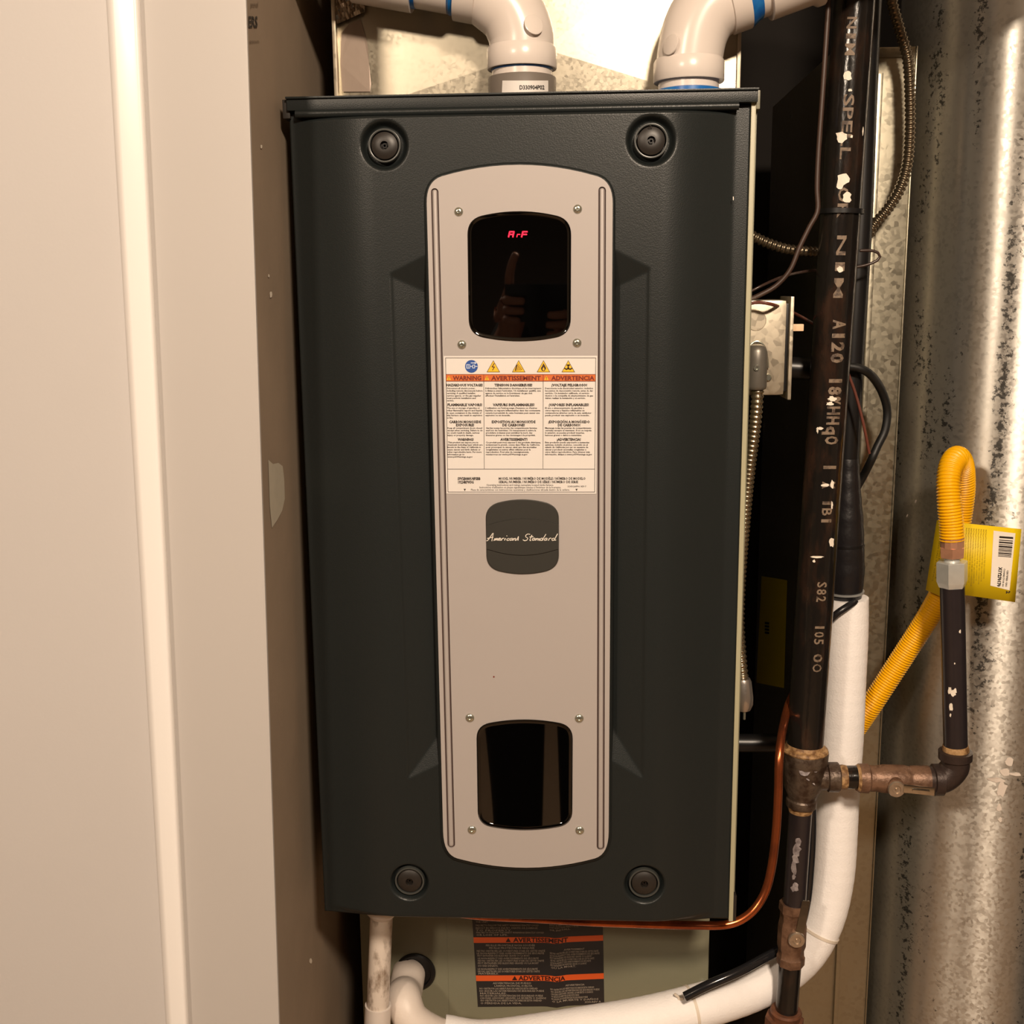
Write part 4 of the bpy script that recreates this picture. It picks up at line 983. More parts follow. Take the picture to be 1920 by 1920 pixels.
def TG(x, y, o=0.0): 
    k = (x-1785)/130
    return P(x, y, YTG+0.030*max(0, -k*2.4)-0.004*math.sin(max(0, k)*PI)-o)
def tquad(bm, pts, o=0.0, n=8):
    (a, b, c, d) = pts; top_ = []; bot_ = []
    for i in range(n+1):
        t = i/n; top_.append(bm.verts.new(TG(a[0]+(b[0]-a[0])*t, a[1]+(b[1]-a[1])*t, o))); bot_.append(bm.verts.new(TG(d[0]+(c[0]-d[0])*t, d[1]+(c[1]-d[1])*t, o)))
    for i in range(n): bm.faces.new((top_[i], top_[i+1], bot_[i+1], bot_[i]))
bm = B(); tquad(bm, [(1790, 979), (1915, 992), (1903, 1129), (1790, 1113)]); 
card = obj('card', bm, M_tag, tg); sm_ = card.modifiers.new('thickness', 'SOLIDIFY'); sm_.thickness = 0.0004
bm = B(); tquad(bm, [(1757, 975), (1790, 979), (1770, 1121), (1736, 1106)], n=4); cf = obj('folded_flap', bm, M_tag, tg); sm_ = cf.modifiers.new('thickness', 'SOLIDIFY'); sm_.thickness = 0.0004
bm = B(); tquad(bm, [(1863, 995), (1904, 1000), (1893, 1107), (1857, 1098)], 0.0008); bc = obj('barcode_sticker', bm, M_white, card, smooth=False)
bm = B()
yb0 = 1005
for i, (h_, gp_) in enumerate([(4.5, 6), (2, 3.5), (3.5, 4), (1.5, 3), (4, 3.5), (1.5, 2.5), (2, 2.5), (1.5, 3), (3, 3), (1.5, 2.5), (1.5, 2.5)]):
    x_a = 1874-(yb0-1003)*0.06; x_b = 1900-(yb0-1003)*0.10
    vs = [TG(x_a, yb0, .0013), TG(x_b, yb0+2.0, .0013), TG(x_b, yb0+2.0+h_*0.8, .0013), TG(x_a, yb0+h_*0.8, .0013)]
    bm.faces.new([bm.verts.new(q) for q in vs]); yb0 += h_*0.6+gp_*0.65
def tgt(body, py0, py1, x, h, o=0.0013, bm_=None, sl=-0.09, bold=0.02):
    put_text(bm_, body, py0, py1, 0, h, lambda u, v: TG(x+(h-v)+(u-py0)*sl, u, o), bold=bold, res=1)
tgt('X1Y270170', 1063, 1100, 1873, 6, bm_=bm, bold=0.05); tgt('CONNECTOR 001', 1066, 1100, 1882, 3, bm_=bm); tgt('CERTIFIED GAS', 1069, 1100, 1888, 3, bm_=bm)
obj('barcode', bm, M_ink2, bc, smooth=False)
bm = B()
for k in range(9): tgt('INSTALLATION INSTRUCTIONS FOR THE GAS CONNECTOR', 990+k*0.4, 1103-k*1.2-(k % 3)*4, 1811+k*4.6, 2.6, .0006, bm, -0.05, 0.01)
for k in range(3): tgt('WARNING CALL FOR SERVICE', 995, 1090-k*5, 1764+k*5, 2.6, .0006, bm, -0.18, 0.01)
obj('card_print', bm, M_tagink, card, smooth=False)
bm = B(); tgt('2', 1108, 1113, 1887, 7, .0006, bm, bold=0.05); obj('card_numeral', bm, M_ink2, card, smooth=False)

# lower gas run: reduced pipe, valve, pipe, union
p0, p1 = P(1502, 1505, YG), P(1489, 1700, YG); pdv = (p1-p0).normalized(); Lp = (p1-p0).length
dp = fitting('drop_pipe', None, p0, pdv, [(0, 0.0134), (Lp, 0.0134)], MATS['smooth_black_pipe'] if 'smooth_black_pipe' in MATS else M_iron)
tagp(dp, 'dark gas pipe with a long white paint run between tee and lower valve', 'pipe')
fitting('thread_sealant', dp, p0+pdv*0.001, pdv, [(0, 0.0142), (0.006, 0.0146), (0.010, 0.0136)], M_dope)
bm = B(); f_d = lambda x, y: gcyl(x, y, 0.0006, p0, pdv, 0.0134)
for bb in [(1497, 1578, 5, 9, 0), (1494, 1592, 8, 14, 0), (1492, 1612, 7, 10, 0), (1489, 1628, 6, 14, 0), (1488, 1644, 4, 6, 0), (1490, 1664, 7, 9, 0)]: blob(bm, *bb[:4], f_d, jit=0.4, part=('paint_run', MATS['grey_paint_run'], dp))
bm.free()
u0, u1 = P(1488, 1692, YG), P(1482, 1806, YG); ud = (u1-u0).normalized(); Lu = (u1-u0).length
lvv = thing('gas_valve', 'brown upright gas valve low on the pipe beside the white insulated line', 'valve', tuple((u0+u1)/2))
fitting('valve_body', lvv, u0, ud, [(0, 0.0140), (0, 0.0166), (0.010, 0.0170), (0.013, 0.0152), (0.020, 0.0150), (0.030, 0.0168), (0.056, 0.0170), (0.062, 0.0152), (Lu-0.012, 0.0156), (Lu-0.010, 0.0168), (Lu, 0.0166), (Lu, 0.0138)], M_brassv, 8, rot=0.2, angle=30)
kc = P(1494, 1763, YG-0.020)
fitting('stem', lvv, kc+Vector((0, 0.024, 0)), (0, -1, 0), [(0, 0.0085), (0.022, 0.0085)], M_brassv)
fitting('stem_cap', lvv, kc+Vector((0, 0.004, 0)), (0, -1, 0), [(0, 0.0096), (0.004, 0.0098), (0.0055, 0.0088), (0.0055, 0.005), (0.0035, 0.0045), (0.0035, 0.0015), (0.0055, 0.0012)], MATS['dull_steel'])
l0, l1 = P(1500, 1748, YG-0.018), P(1511, 1690, YG-0.012); ld = (l1-l0).normalized()
bm = B(); obox(bm, (l0+l1)/2, ld*(l1-l0).length/2, (0.0042, 0, 0), (0, 0.0012, 0), 0.0006); obj('lever', bm, M_chrome, lvv, label='bright steel lever')
w0, w1_ = P(1482, 1800, YG), P(1474, 1905, YG); wd_ = (w1_-w0).normalized()
dp2 = fitting('lower_pipe', None, w0, wd_, [(0, 0.0134), ((w1_-w0).length, 0.0134)], M_iron)
tagp(dp2, 'short dark pipe between lower valve and rusty union at the bottom edge', 'pipe')
un = thing('pipe_union', 'rusty flanged pipe union at the very bottom of the gas pipe', 'pipe fitting', tuple(w1_))
fitting('union_flange', un, P(1474, 1893, YG), wd_, [(0, 0.014), (0, 0.0180), (0.003, 0.0192), (0.006, 0.0180), (0.010, 0.0175), (0.035, 0.0178)], mat('rusty_union', (120, 74, 48), 0.6, col2=(70, 44, 30), nscale=80), 32)
fitting('union_nut', un, P(1471, 1908, YG), wd_, [(0, 0.018), (0, 0.0235), (0.03, 0.0235), (0.03, 0.018)], MATS['rusty_union'], 8, angle=20)
fitting('lower_run', un, P(1471, 1925, YG), wd_, [(0, 0.0134), (0.45, 0.0134)], MATS['rusty_union'], 24)

# ---------------------------------------------------------------- white insulated line and elbow in the grommet
wl_ = thing('insulated_line', 'thick white foam-wrapped line sweeping from the grommet up behind the gas pipe', 'insulated pipe', tuple(P(1300, 1880, 0.14)))
wh = [P(1586, 1120, 0.205), P(1585, 1200, 0.205), P(1580, 1330, 0.205), P(1573, 1450, 0.205), P(1567, 1560, 0.204), P(1560, 1650, 0.200), P(1543, 1722, 0.194), P(1510, 1782, 0.188), P(1460, 1827, 0.180), P(1400, 1859, 0.168), P(1320, 1884, 0.145), P(1230, 1906, 0.130), P(1120, 1926, 0.122), P(1000, 1944, 0.118), P(900, 1955, 0.120), P(830, 1945, 0.118)]
pts = catmull(wh, 0.004)
def rw(i, n):
    return 0.0264+0.0001*math.sin(i*1.7)+0.0003*math.sin(i*0.17)
bm = B(); sweep(bm, pts, rw, 32); obj('foam_sleeve', bm, M_foam, wl_, angle=80)
bm = B(); gh = P(766, 1826, YL-0.001)
wp = [gh+Vector((0, 0.004, 0)), gh, gh+Vector((0.0, -0.030, -0.006)), P(757, 1872, 0.122), P(772, 1912, 0.108), P(815, 1940, 0.112), P(860, 1952, 0.117)]
sweep(bm, catmull(wp, 0.003), 0.0215, 28); obj('elbow_wrap', bm, mat('white_tape_wrap', (226, 214, 204), 0.45, noise=0.05, nscale=30, bump=0.3, bscale=90), wl_, angle=80, label='tape-wrapped white bend')
def band_on(pts, k, r, w_, name, m, parent):
    c = pts[k]; d = (pts[k+1]-pts[k-1]).normalized(); bm = B(); lathe(bm, c-d*w_/2, d, [(0, r-0.0012), (0, r), (w_, r), (w_, r-0.0012)], 32); return obj(name, bm, m, parent, angle=50)
def near(pts, q): return min(range(len(pts)), key=lambda i: (pts[i]-q).length)
for q, hd in ((P(1533, 1742, 0.192), P(1548, 1832, 0.185)), (P(1290, 1892, 0.147), P(1266, 1864, 0.120))):
    k = near(pts, q)
    zt_ = thing('zip_tie', 'white zip tie round the bend of the insulated line, lower right' if hd.x > 0.25 else 'white zip tie round the level part of the insulated line', 'zip tie', tuple(pts[k]))
    band_on(pts, k, 0.0275, 0.0035, 'band', mat('nylon_white', (224, 212, 196), 0.5), zt_)
    bm = B(); obox(bm, pts[k]+(hd-pts[k]).normalized()*0.0295, (0.0035, 0, 0), (0, 0.003, 0), (0, 0, 0.003), 0.001)
    e = pts[k]+(hd-pts[k]).normalized()*0.032; sweep(bm, [e, e+Vector((0.003 if hd.x > .25 else -0.006, -0.001, 0.006))], 0.0016, 6); obj('lock_head', bm, MATS['nylon_white'], zt_)
# black insulated lines coming down behind the gas pipe, taped into the white one
bl = thing('black_refrigerant_line', 'black taped insulation above the white line, behind the gas pipe', 'insulated pipe', tuple(P(1585, 1000, 0.20)))
b_pts = [P(1632, -60, 0.215), P(1622, 150, 0.215), P(1612, 420, 0.215), P(1598, 650, 0.213), P(1590, 820, 0.211), P(1586, 900, 0.210), P(1586, 1000, 0.208)]
bm = B(); sweep(bm, catmull(b_pts, 0.01), 0.0140, 20); obj('line_sleeve', bm, M_rubber, bl)
bq = [P(1590, 860, 0.208), P(1588, 930, 0.206), P(1587, 985, 0.205), P(1586, 1022, 0.205), P(1585, 1060, 0.205), P(1584, 1095, 0.205), P(1583, 1140, 0.206)]
bm = B(); pb = catmull(bq, 0.003); rr_ = [0.0125, 0.0145, 0.0165, 0.0190, 0.0205, 0.0215, 0.0225, 0.0205, 0.0180]
sweep(bm, pb, lambda i, n: float(np.interp(i/n, np.linspace(0, 1, 9), rr_))+0.0002*math.sin(i*0.9), 24); obj('taped_joint', bm, mat('black_tape', (28, 26, 28), 0.35, bump=0.4, bscale=80), bl, angle=60)
k = near(pb, P(1584, 1108, 0.205)); band_on(pb, k, 0.0228, 0.0022, 'tie', mat('grey_tie', (140, 140, 138), 0.4), bl)
k = near(pb, P(1588, 1022, 0.205)); band_on(pb, k, 0.0215, 0.003, 'tie', M_rubber, bl)
# slanting tape end over the white sleeve
tw = [P(1552, 1168, 0.176), P(1570, 1150, 0.172), P(1588, 1138, 0.174), P(1604, 1128, 0.184)]
bm = B(); sweep(bm, catmull(tw, 0.002), 0.0042, 10); obj('tape_tail', bm, MATS['black_tape'], bl)
# black drain hose resting on the white line
dh = obj('drain_hose', tube([P(1284, 1869, 0.108), P(1330, 1846, 0.112), P(1385, 1822, 0.122), P(1430, 1798, 0.14), P(1470, 1775, 0.158), P(1497, 1745, 0.164), P(1512, 1690, 0.164), P(1519, 1620, 0.166), P(1522, 1560, 0.168), P(1522, 1500, 0.17)], lambda i, n: 0.0058, 0.004, 14), mat('glossy_black_hose', (30, 30, 32), 0.15), None)
tagp(dh, 'glossy thin black hose lying on the white insulated line', 'hose')

# ---------------------------------------------------------------- condensate drain at lower left
dr_ = thing('drain_pipe', 'stained white plastic drain pipe below the left corner of the furnace', 'pipe', tuple(P(716, 1900, 0.088)))
d0, d1 = P(716, 1700, 0.088), P(708, 1893, 0.088); ddv = (d1-d0).normalized(); Ld = (d1-d0).length
fitting('pipe_run', dr_, d0, ddv, [(0, 0.0134), (Ld+0.2, 0.0134)], M_pvcd)
fitting('top_hub', dr_, d0-ddv*0.012, ddv, [(0, 0.0195), (0.0175, 0.0190), (0.024, 0.0140)], M_pvc)
fitting('coupling', dr_, P(709, 1884, 0.088), ddv, [(0, 0.0134), (0, 0.0158), (0.06, 0.0158)], M_pvc)

# ---------------------------------------------------------------- copper tube
ct = obj('copper_tube', tube([P(820, 1706, 0.034), P(900, 1717, 0.034), P(1000, 1722, 0.034), P(1100, 1728, 0.034), P(1200, 1732, 0.034), P(1300, 1735, 0.036), P(1365, 1733, 0.040), P(1405, 1714, 0.044), P(1432, 1678, 0.05), P(1446, 1630, 0.055), P(1455, 1560, 0.062), P(1459, 1490, 0.068), P(1461, 1420, 0.075), P(1467, 1370, 0.10), P(1479, 1320, 0.145), P(1500, 1270, 0.172), P(1505, 1200, 0.175)], 0.0048, 0.004, 16), M_copper, None)
tagp(ct, 'bright copper tube running under the furnace door and up its right side', 'tube')
bp_ = obj('black_pipe', tube([P(1330, 1392, 0.24), P(1400, 1393, 0.24), P(1470, 1393, 0.24), P(1540, 1395, 0.245)], 0.0115, 0.01, 20), M_rubber, None)
tagp(bp_, 'black horizontal pipe crossing between furnace and gas pipe tee', 'pipe')

# ---------------------------------------------------------------- junction box, switch, conduits
YJ = 0.055
jx0 = HW+0.0045; jr = P(1474, 650, YJ).x; jt = P(1440, 562, YJ).z; jb = P(1430, 742, YJ).z
jb_ = thing('junction_box', 'galvanised junction box with white switch on the right side of the furnace', 'junction box', ((jx0+jr)/2, YJ+0.03, (jt+jb)/2))
bm = B(); box(bm, (jx0, YJ, jb), (jr, YJ+0.055, jt), 0.006); jbod = obj('box_body', bm, G_junc, jb_, angle=50)
bm = B(); box(bm, (jr+0.0025, YJ-0.004, jb-0.004), (jr+0.0060, YJ+0.058, jt+0.003), 0.0008); obj('cover_plate', bm, G_junc, jb_)
bm = B(); box(bm, (jr-0.001, YJ+0.004, jb+0.004), (jr+0.004, YJ+0.05, jt-0.004), 0.0008); obj('gasket', bm, M_rubber, jb_)
c = P(1495, 614, YJ+0.01); s = S(c); bm = B(); box(bm, (jr+0.005, YJ+0.004, c.z-6.5*s), (P(1505, 614, YJ+.01).x, YJ+0.014, c.z+6.5*s), 0.0008); obj('switch_toggle', bm, mat('ivory_switch', (226, 194, 158), 0.45), jb_, label='ivory switch toggle')
def ringflat(px, py, r, w_, Y, m, name, parent):
    c = P(px, py, Y); s = S(c); bm = B(); n = 40
    a_ = [bm.verts.new(c+Vector((math.cos(2*PI*k/n), 0, math.sin(2*PI*k/n)))*(r-w_/2)*s) for k in range(n)]
    b_ = [bm.verts.new(c+Vector((math.cos(2*PI*k/n), 0, math.sin(2*PI*k/n)))*(r+w_/2)*s) for k in range(n)]
    for k in range(n): bm.faces.new((a_[k], a_[(k+1) % n], b_[(k+1) % n], b_[k]))
    return obj(name, bm, m, parent, smooth=False)
bm = B(); c = P(1418, 601, YJ-0.0003); s = S(c); lathe(bm, c, (0, -1, 0), [(0, 19*s), (0.0006, 18.6*s), (0.0006, 17.8*s), (0.0002, 17.4*s)], 40); obj('knockout', bm, G_junc, jbod, angle=20)
bm = B(); lathe(bm, P(1419, 668, YJ-0.014)+Vector((0, 0, 0)), (0, 0, -1), [(-0.012, 0.004), (-0.010, 0.0085), (-0.005, 0.0105), (0.004, 0.0108), (0.030, 0.0108), (0.033, 0.0100), (0.034, 0.008)], 28)
cn = obj('cable_connector', bm, mat('grey_zamak', (128, 124, 116), 0.4, metal=0.6, noise=0.1, nscale=80), jb_, angle=60, label='grey cast cable connector')
bm = B(); c = P(1419, 690, YJ-0.0248); lathe(bm, c, (0, -1, 0), [(0, 0.0032), (0.001, 0.0030), (0.001, 0.0014), (0.0002, 0.0012)], 16); obj('set_screw', bm, M_steel, cn)
bm = B(); sweep(bm, catmull([P(1401, 668, YJ-0.003), P(1407, 648, YJ-0.003), P(1419, 640, YJ-0.003), P(1432, 648, YJ-0.003), P(1438, 668, YJ-0.003), P(1440, 690, YJ-0.003)], 0.002), 0.0012, 8); obj('connector_rim', bm, M_steel, jb_)
bm = B(); c = P(1440, 708, YJ); lathe(bm, c, (0, -1, 0), [(0, 0.0035), (0.002, 0.0035), (0.003, 0.0025), (0.003, 0.001)], 16); obj('screw', bm, M_steel, jb_)
def flex(name, pts_, r, label, m=M_flex, pitch=0.0052):
    o = obj(name, corrugated(pts_, r, pitch, r*0.22, 14, 5), m, None, angle=80); tagp(o, label, 'conduit'); return o
fx = flex('armoured_cable', [P(1421, 715, YJ-0.014), P(1419, 760, YJ-0.013), P(1414, 810, YJ-0.008), P(1406, 870, YJ), P(1400, 930, YJ+0.01), P(1394, 1000, YJ+0.02), P(1388, 1080, YJ+0.025), P(1385, 1160, YJ+0.02), P(1388, 1220, YJ+0.01), P(1393, 1278, YJ+0.0)], 0.0068, 'armoured cable hanging from the junction box down the furnace side')
cc = thing('cable_clamp', 'shiny cast cable clamp at the lower end of the armoured cable', 'cable clamp', tuple(P(1398, 1300, YJ)))
bm = B(); lathe(bm, P(1393, 1272, YJ), (0.06, 0, -1), [(0, 0.0075), (0.004, 0.0092), (0.022, 0.0105), (0.030, 0.0100), (0.036, 0.0070), (0.037, 0.002)], 24); obj('clamp_body', bm, mat('cast_zinc', (196, 190, 184), 0.3, metal=0.9, bump=0.2, bscale=160), cc, angle=50)
bm = B(); lathe(bm, P(1396, 1334, YJ-0.004), (0, 0, -1), [(0, 0.0014), (0.009, 0.0014), (0.0095, 0.0005)], 8); obj('clamp_screw', bm, M_steel, cc)
flex('flexible_conduit', [P(1370, 428, 0.17), P(1405, 440, 0.17), P(1440, 456, 0.17), P(1480, 468, 0.172), P(1530, 472, 0.18), P(1570, 470, 0.19)], 0.0062, 'ribbed metal conduit crossing from furnace top edge to the gas pipe', mat('dull_conduit', (120, 108, 90), 0.3, metal=0.9))
flex('flexible_conduit', [P(1664, -40, 0.255), P(1674, 10, 0.255), P(1688, 60, 0.257), P(1702, 110, 0.258), P(1706, 180, 0.258), P(1706, 250, 0.258), P(1701, 310, 0.256), P(1687, 355, 0.253), P(1664, 392, 0.25), P(1640, 420, 0.248), P(1628, 442, 0.246)], 0.0068, 'dark ribbed conduit arching down beside the round duct', MATS['dull_conduit'])
def wire(name, pts_, r, label, m, cat='wire'):
    o = obj(name, tube(pts_, r, 0.005, 10), m, None); tagp(o, label, cat); return o
wire('thermostat_wire', [P(1556, -40, 0.10), P(1550, 60, 0.10), P(1542, 180, 0.10), P(1535, 280, 0.10), P(1532, 350, 0.099), P(1533, 395, 0.098), P(1518, 425, 0.098), P(1500, 462, 0.098), P(1482, 505, 0.098), P(1456, 535, 0.098), P(1425, 553, 0.098), P(1395, 566, 0.10)], 0.0027, 'brown thermostat wire tied along the gas pipe and bending to the furnace', M_wireb)
wire('low_voltage_wire', [P(1390, 556, 0.12), P(1430, 535, 0.12), P(1470, 518, 0.14), P(1510, 509, 0.168), P(1560, 503, 0.165), P(1610, 500, 0.165), P(1642, 490, 0.165), P(1650, 478, 0.165), P(1636, 470, 0.165), P(1612, 470, 0.165)], 0.0016, 'thin dark wire looping behind the gas pipe near the flexible conduit', mat('dark_wire', (60, 44, 38), 0.3))
wire('sensor_wire', [P(1396, 572, 0.04), P(1420, 567, 0.038), P(1448, 571, 0.040), P(1480, 583, 0.10), P(1520, 604, 0.168), P(1550, 625, 0.165), P(1576, 665, 0.17), P(1592, 705, 0.17), P(1606, 745, 0.17), P(1620, 800, 0.17), P(1630, 850, 0.18)], 0.0017, 'thin red brown wire crossing over the junction box', mat('redbrown_wire', (104, 56, 44), 0.45))
bc_ = wire('black_cable', [P(1490, 688, 0.19), P(1530, 690, 0.187), P(1590, 687, 0.187), P(1625, 697, 0.19), P(1649, 725, 0.215), P(1663, 765, 0.228), P(1660, 805, 0.228), P(1646, 835, 0.225), P(1634, 862, 0.222), P(1620, 890, 0.24), P(1606, 915, 0.245)], 0.0050, 'black cable looping out to the right behind the gas pipe', mat('matt_black_cable', (20, 20, 20), 0.5), 'cable')
bm = B(); a0, a1 = P(1486, 688, 0.13+0.05), P(1522, 690, 0.13+0.05); lathe(bm, a0-Vector((0.02, 0, 0)), a1-a0, [(0, 0.012), (0.002, 0.0128), ((a1-a0).length+0.02, 0.0128)], 24)
ks = obj('black_conduit_sleeve', bm, M_rubber, None); tagp(ks, 'short black sleeve right of the junction box, below the switch', 'sleeve')

# ---------------------------------------------------------------- ceiling lamp fittings (behind the camera), the far one an added fill
for nm, L_, lb in (('ceiling_lamp', LAMP, 'round ceiling lamp above the photographer'), ('ceiling_lamp', (-1.1, -2.3, 1.60), 'added round fill lamp further back in the room')):
    t = thing(nm, lb, 'lamp', (L_[0], L_[1], ZC))
    bm = B(); lathe(bm, (L_[0], L_[1], ZC-0.001), (0, 0, -1), [(0, 0.15), (0.02, 0.15), (0.025, 0.145)], 48); obj('lamp_base', bm, M_trim, t)
    bm = B(); lathe(bm, (L_[0], L_[1], ZC-0.024), (0, 0, -1), [(0, 0.125), (0.004, 0.12)], 48); obj('lamp_diffuser', bm, mat('lit_diffuser', (255, 226, 186), 0.5, emit=12), t)

# ---------------------------------------------------------------- the photographer, mirrored in the two black windows
def skinned(name, verts, edges, radii, m, parent, root=0, sub=2):
    me = bpy.data.meshes.new(name); me.from_pydata([tuple(v) for v in verts], edges, []); me.update()
    o = bpy.data.objects.new(name, me); link(o, parent)
    o.modifiers.new('skin', 'SKIN').use_smooth_shade = True
    sv = me.skin_vertices[0].data
    for i, r_ in enumerate(radii): sv[i].radius = (r_, r_) if not isinstance(r_, tuple) else r_; sv[i].use_root = (i == root)
    ss = o.modifiers.new('sub', 'SUBSURF'); ss.levels = sub; ss.render_levels = sub
    me.materials.append(m); return o
class Chain:
    def __init__(s): s.v = []; s.e = []; s.r = []
    def add(s, pts, rad, start=None):
        prev = start; ids = []
        for p, r_ in zip(pts, rad):
            s.v.append(Vector(p)); s.r.append(r_); i = len(s.v)-1
            if prev is not None: s.e.append((prev, i))
            prev = i; ids.append(i)
        return ids
M_skin = mat('skin', (206, 150, 126), 0.5, noise=0.05, nscale=30)
M_shirt = mat('dark_shirt', (34, 34, 38), 0.85); M_trou = mat('dark_trousers', (26, 26, 30), 0.85)
M_hair = mat('brown_hair', (60, 44, 34), 0.6)
per = thing('person', 'person in dark clothes holding up a phone, mirrored in the black windows', 'person', (0.0, -1.47, ZF))
def W(x, y, z): return Vector((0.0+x, -1.47+y, ZF+z))
camL = CAM-Vector((0, 0, 0))
ph = RM @ Vector((0, 0, 1)); rt = RM @ Vector((1, 0, 0)); upv = RM @ Vector((0, 1, 0))
pc = CAM+ph*0.010-upv*0.024-rt*0.058
bm = B(); obox(bm, pc, rt*0.073, upv*0.037, ph*0.004, 0.003)
phone = obj('phone', bm, mat('black_phone', (16, 16, 18), 0.2), None); tagp(phone, 'black phone held up in both hands of the person, mirrored in the display window', 'phone')
bm = B(); obox(bm, CAM+ph*0.007-rt*-0.012-upv*0.012, rt*0.008, upv*0.008, ph*0.0016, 0.001); obj('camera_bump', bm, mat('dark_lens', (10, 10, 14), 0.1), phone)
c = Chain()
tor = c.add([W(0, 0, 0.92), W(0.03, 0, 1.08), W(0.08, -0.01, 1.26), W(0.12, -0.01, 1.40), W(0.15, 0.0, 1.50), W(0.165, 0.02, 1.56)], [(0.14, 0.10), (0.135, 0.10), (0.15, 0.11), (0.13, 0.09), 0.052, 0.050])
hd = c.add([W(0.18, 0.035, 1.62), W(0.19, 0.035, 1.70), W(0.19, 0.02, 1.76)], [(0.068, 0.085), (0.076, 0.095), (0.055, 0.07)], tor[-1])
hands = []
for sg in (-1, 1):
    wr = pc+rt*(sg*0.075+0.01)-upv*(0.055 if sg < 0 else 0.085)+ph*0.055
    sh = W(0.12+sg*0.17, 0.0, 1.40); el_ = W(0.06+sg*0.25, 0.10, 1.14)
    c.add([sh, sh.lerp(el_, 0.5), el_, el_.lerp(wr, 0.55), wr], [0.058, 0.048, 0.042, 0.036, 0.026], tor[3]); last = len(c.v)-1
    hb = pc-rt*0.066-upv*0.004 if sg < 0 else pc+rt*0.040-upv*0.050; pm = hb-upv*0.016+ph*0.022
    p1_ = c.add([wr.lerp(pm, 0.5), pm], [(0.030, 0.017), (0.034, 0.014)], last)
    base = hb
    for k in range(4):                      # fingers curl round the long edge of the phone and onto its back
        o_ = upv*(0.030-0.019*k); ln = (0.9, 1.0, 0.95, 0.75)[k]
        if sg == -1 and k == 0:
            pts_f = [base+o_*0.9+ph*0.012, base+o_+upv*0.030-rt*sg*0.003-ph*0.004, base+o_+upv*0.055-rt*sg*0.010-ph*0.008, base+o_+upv*0.072-rt*sg*0.018-ph*0.010]
        else:
            pts_f = [base+o_+ph*0.010, base+o_+rt*sg*0.006-ph*0.010, base+o_-rt*sg*0.016*ln-ph*0.019, base+o_-rt*sg*0.034*ln-ph*0.017]
        c.add(pts_f, [0.0095, 0.0090, 0.0082, 0.0072], p1_[-1])
    c.add([pm+upv*0.004+ph*0.006-rt*sg*0.004, hb-rt*sg*0.022+upv*0.012+ph*0.016, hb-rt*sg*0.038+upv*0.022+ph*0.014], [0.012, 0.010, 0.009], p1_[0])
for sg in (-1, 1):
    hip = W(sg*0.085, 0, 0.90)
    c.add([hip, W(sg*0.085, 0.02, 0.48), W(sg*0.08, 0.0, 0.10), W(sg*0.085, 0.03, 0.04), W(sg*0.09, 0.13, 0.03)], [0.085, 0.055, 0.038, 0.035, 0.030], tor[0])
skinned('body', c.v, c.e, c.r, M_skin, per)
c = Chain()
t_ = c.add([W(0, 0, 0.90), W(0.03, 0, 1.08), W(0.08, -0.01, 1.26), W(0.12, -0.01, 1.41), W(0.14, 0, 1.47)], [(0.165, 0.125), (0.155, 0.12), (0.17, 0.13), (0.145, 0.105), 0.070])
for sg in (-1, 1):
    wr = pc+rt*(sg*0.075+0.01)-upv*(0.055 if sg < 0 else 0.085)+ph*0.055; sh = W(0.12+sg*0.17, 0.0, 1.40); el_ = W(0.06+sg*0.25, 0.10, 1.14)
    c.add([sh, sh.lerp(el_, 0.5), el_, el_.lerp(wr, 0.55), el_.lerp(wr, 0.85)], [0.072, 0.060, 0.054, 0.046, 0.038], t_[3])
skinned('shirt', c.v, c.e, c.r, M_shirt, per)
c = Chain()
t_ = c.add([W(0, 0, 0.95), W(0, 0, 0.86)], [(0.155, 0.12), (0.15, 0.12)])
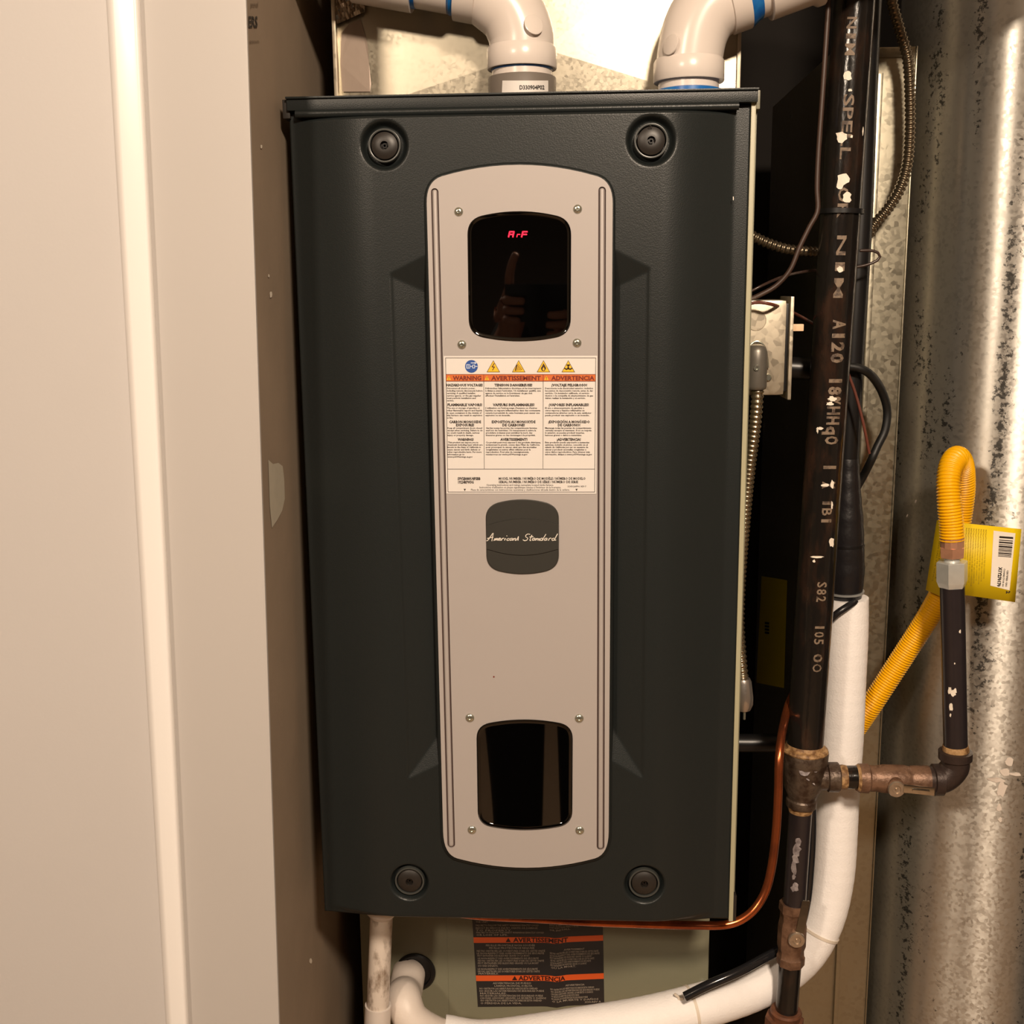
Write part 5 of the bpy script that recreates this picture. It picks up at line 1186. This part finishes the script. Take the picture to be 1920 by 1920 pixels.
for sg in (-1, 1): c.add([W(sg*0.088, 0, 0.80), W(sg*0.085, 0.02, 0.50), W(sg*0.08, 0.01, 0.28), W(sg*0.08, 0.0, 0.10)], [0.100, 0.078, 0.066, 0.060], t_[1])
skinned('trousers', c.v, c.e, c.r, M_trou, per)
for sg in (-1, 1):
    c = Chain(); c.add([W(sg*0.08, -0.05, 0.045), W(sg*0.085, 0.04, 0.045), W(sg*0.092, 0.13, 0.036), W(sg*0.097, 0.19, 0.032)], [0.042, 0.042, 0.044, 0.032]); skinned('shoe', c.v, c.e, c.r, M_rubber, per)
bm = B(); bmesh.ops.create_uvsphere(bm, u_segments=24, v_segments=16, radius=1.0)
for v_ in bm.verts:
    q = v_.co.copy(); v_.co = W(0.19+q.x*0.090, -0.005+q.y*0.108, 1.715+q.z*0.098)
bmesh.ops.delete(bm, geom=[v_ for v_ in bm.verts if v_.co.y > W(0, 0.055, 0).y and v_.co.z < W(0, 0, 1.765).z], context='VERTS'); obj('hair', bm, M_hair, per)
fz = W(0.19, 0.125, 1.665)
bm = B(); sweep(bm, [fz+Vector((0, 0.0, 0.03)), fz+Vector((0, 0.020, -0.005)), fz+Vector((0, 0.004, -0.014))], lambda i, n: (0.006, 0.011, 0.008)[i], 10); obj('nose', bm, M_skin, per)
bm = B(); sweep(bm, [fz+Vector((-0.022, -0.004, -0.035)), fz+Vector((0, 0.003, -0.035)), fz+Vector((0.022, -0.004, -0.035))], 0.005, 8); obj('mouth', bm, mat('lips', (160, 90, 84), 0.5), per)
for sg in (-1, 1):
    bm = B(); bmesh.ops.create_uvsphere(bm, u_segments=12, v_segments=8, radius=0.011); bmesh.ops.translate(bm, verts=bm.verts, vec=fz+Vector((sg*0.030, -0.012, 0.030))); obj('eye', bm, M_white, per)
    bm = B(); bmesh.ops.create_uvsphere(bm, u_segments=12, v_segments=8, radius=0.5)
    for v_ in bm.verts: v_.co = Vector((v_.co.x*0.018, v_.co.y*0.035, v_.co.z*0.060))+W(0.19+sg*0.080, 0.02, 1.665)
    obj('ear', bm, M_skin, per)
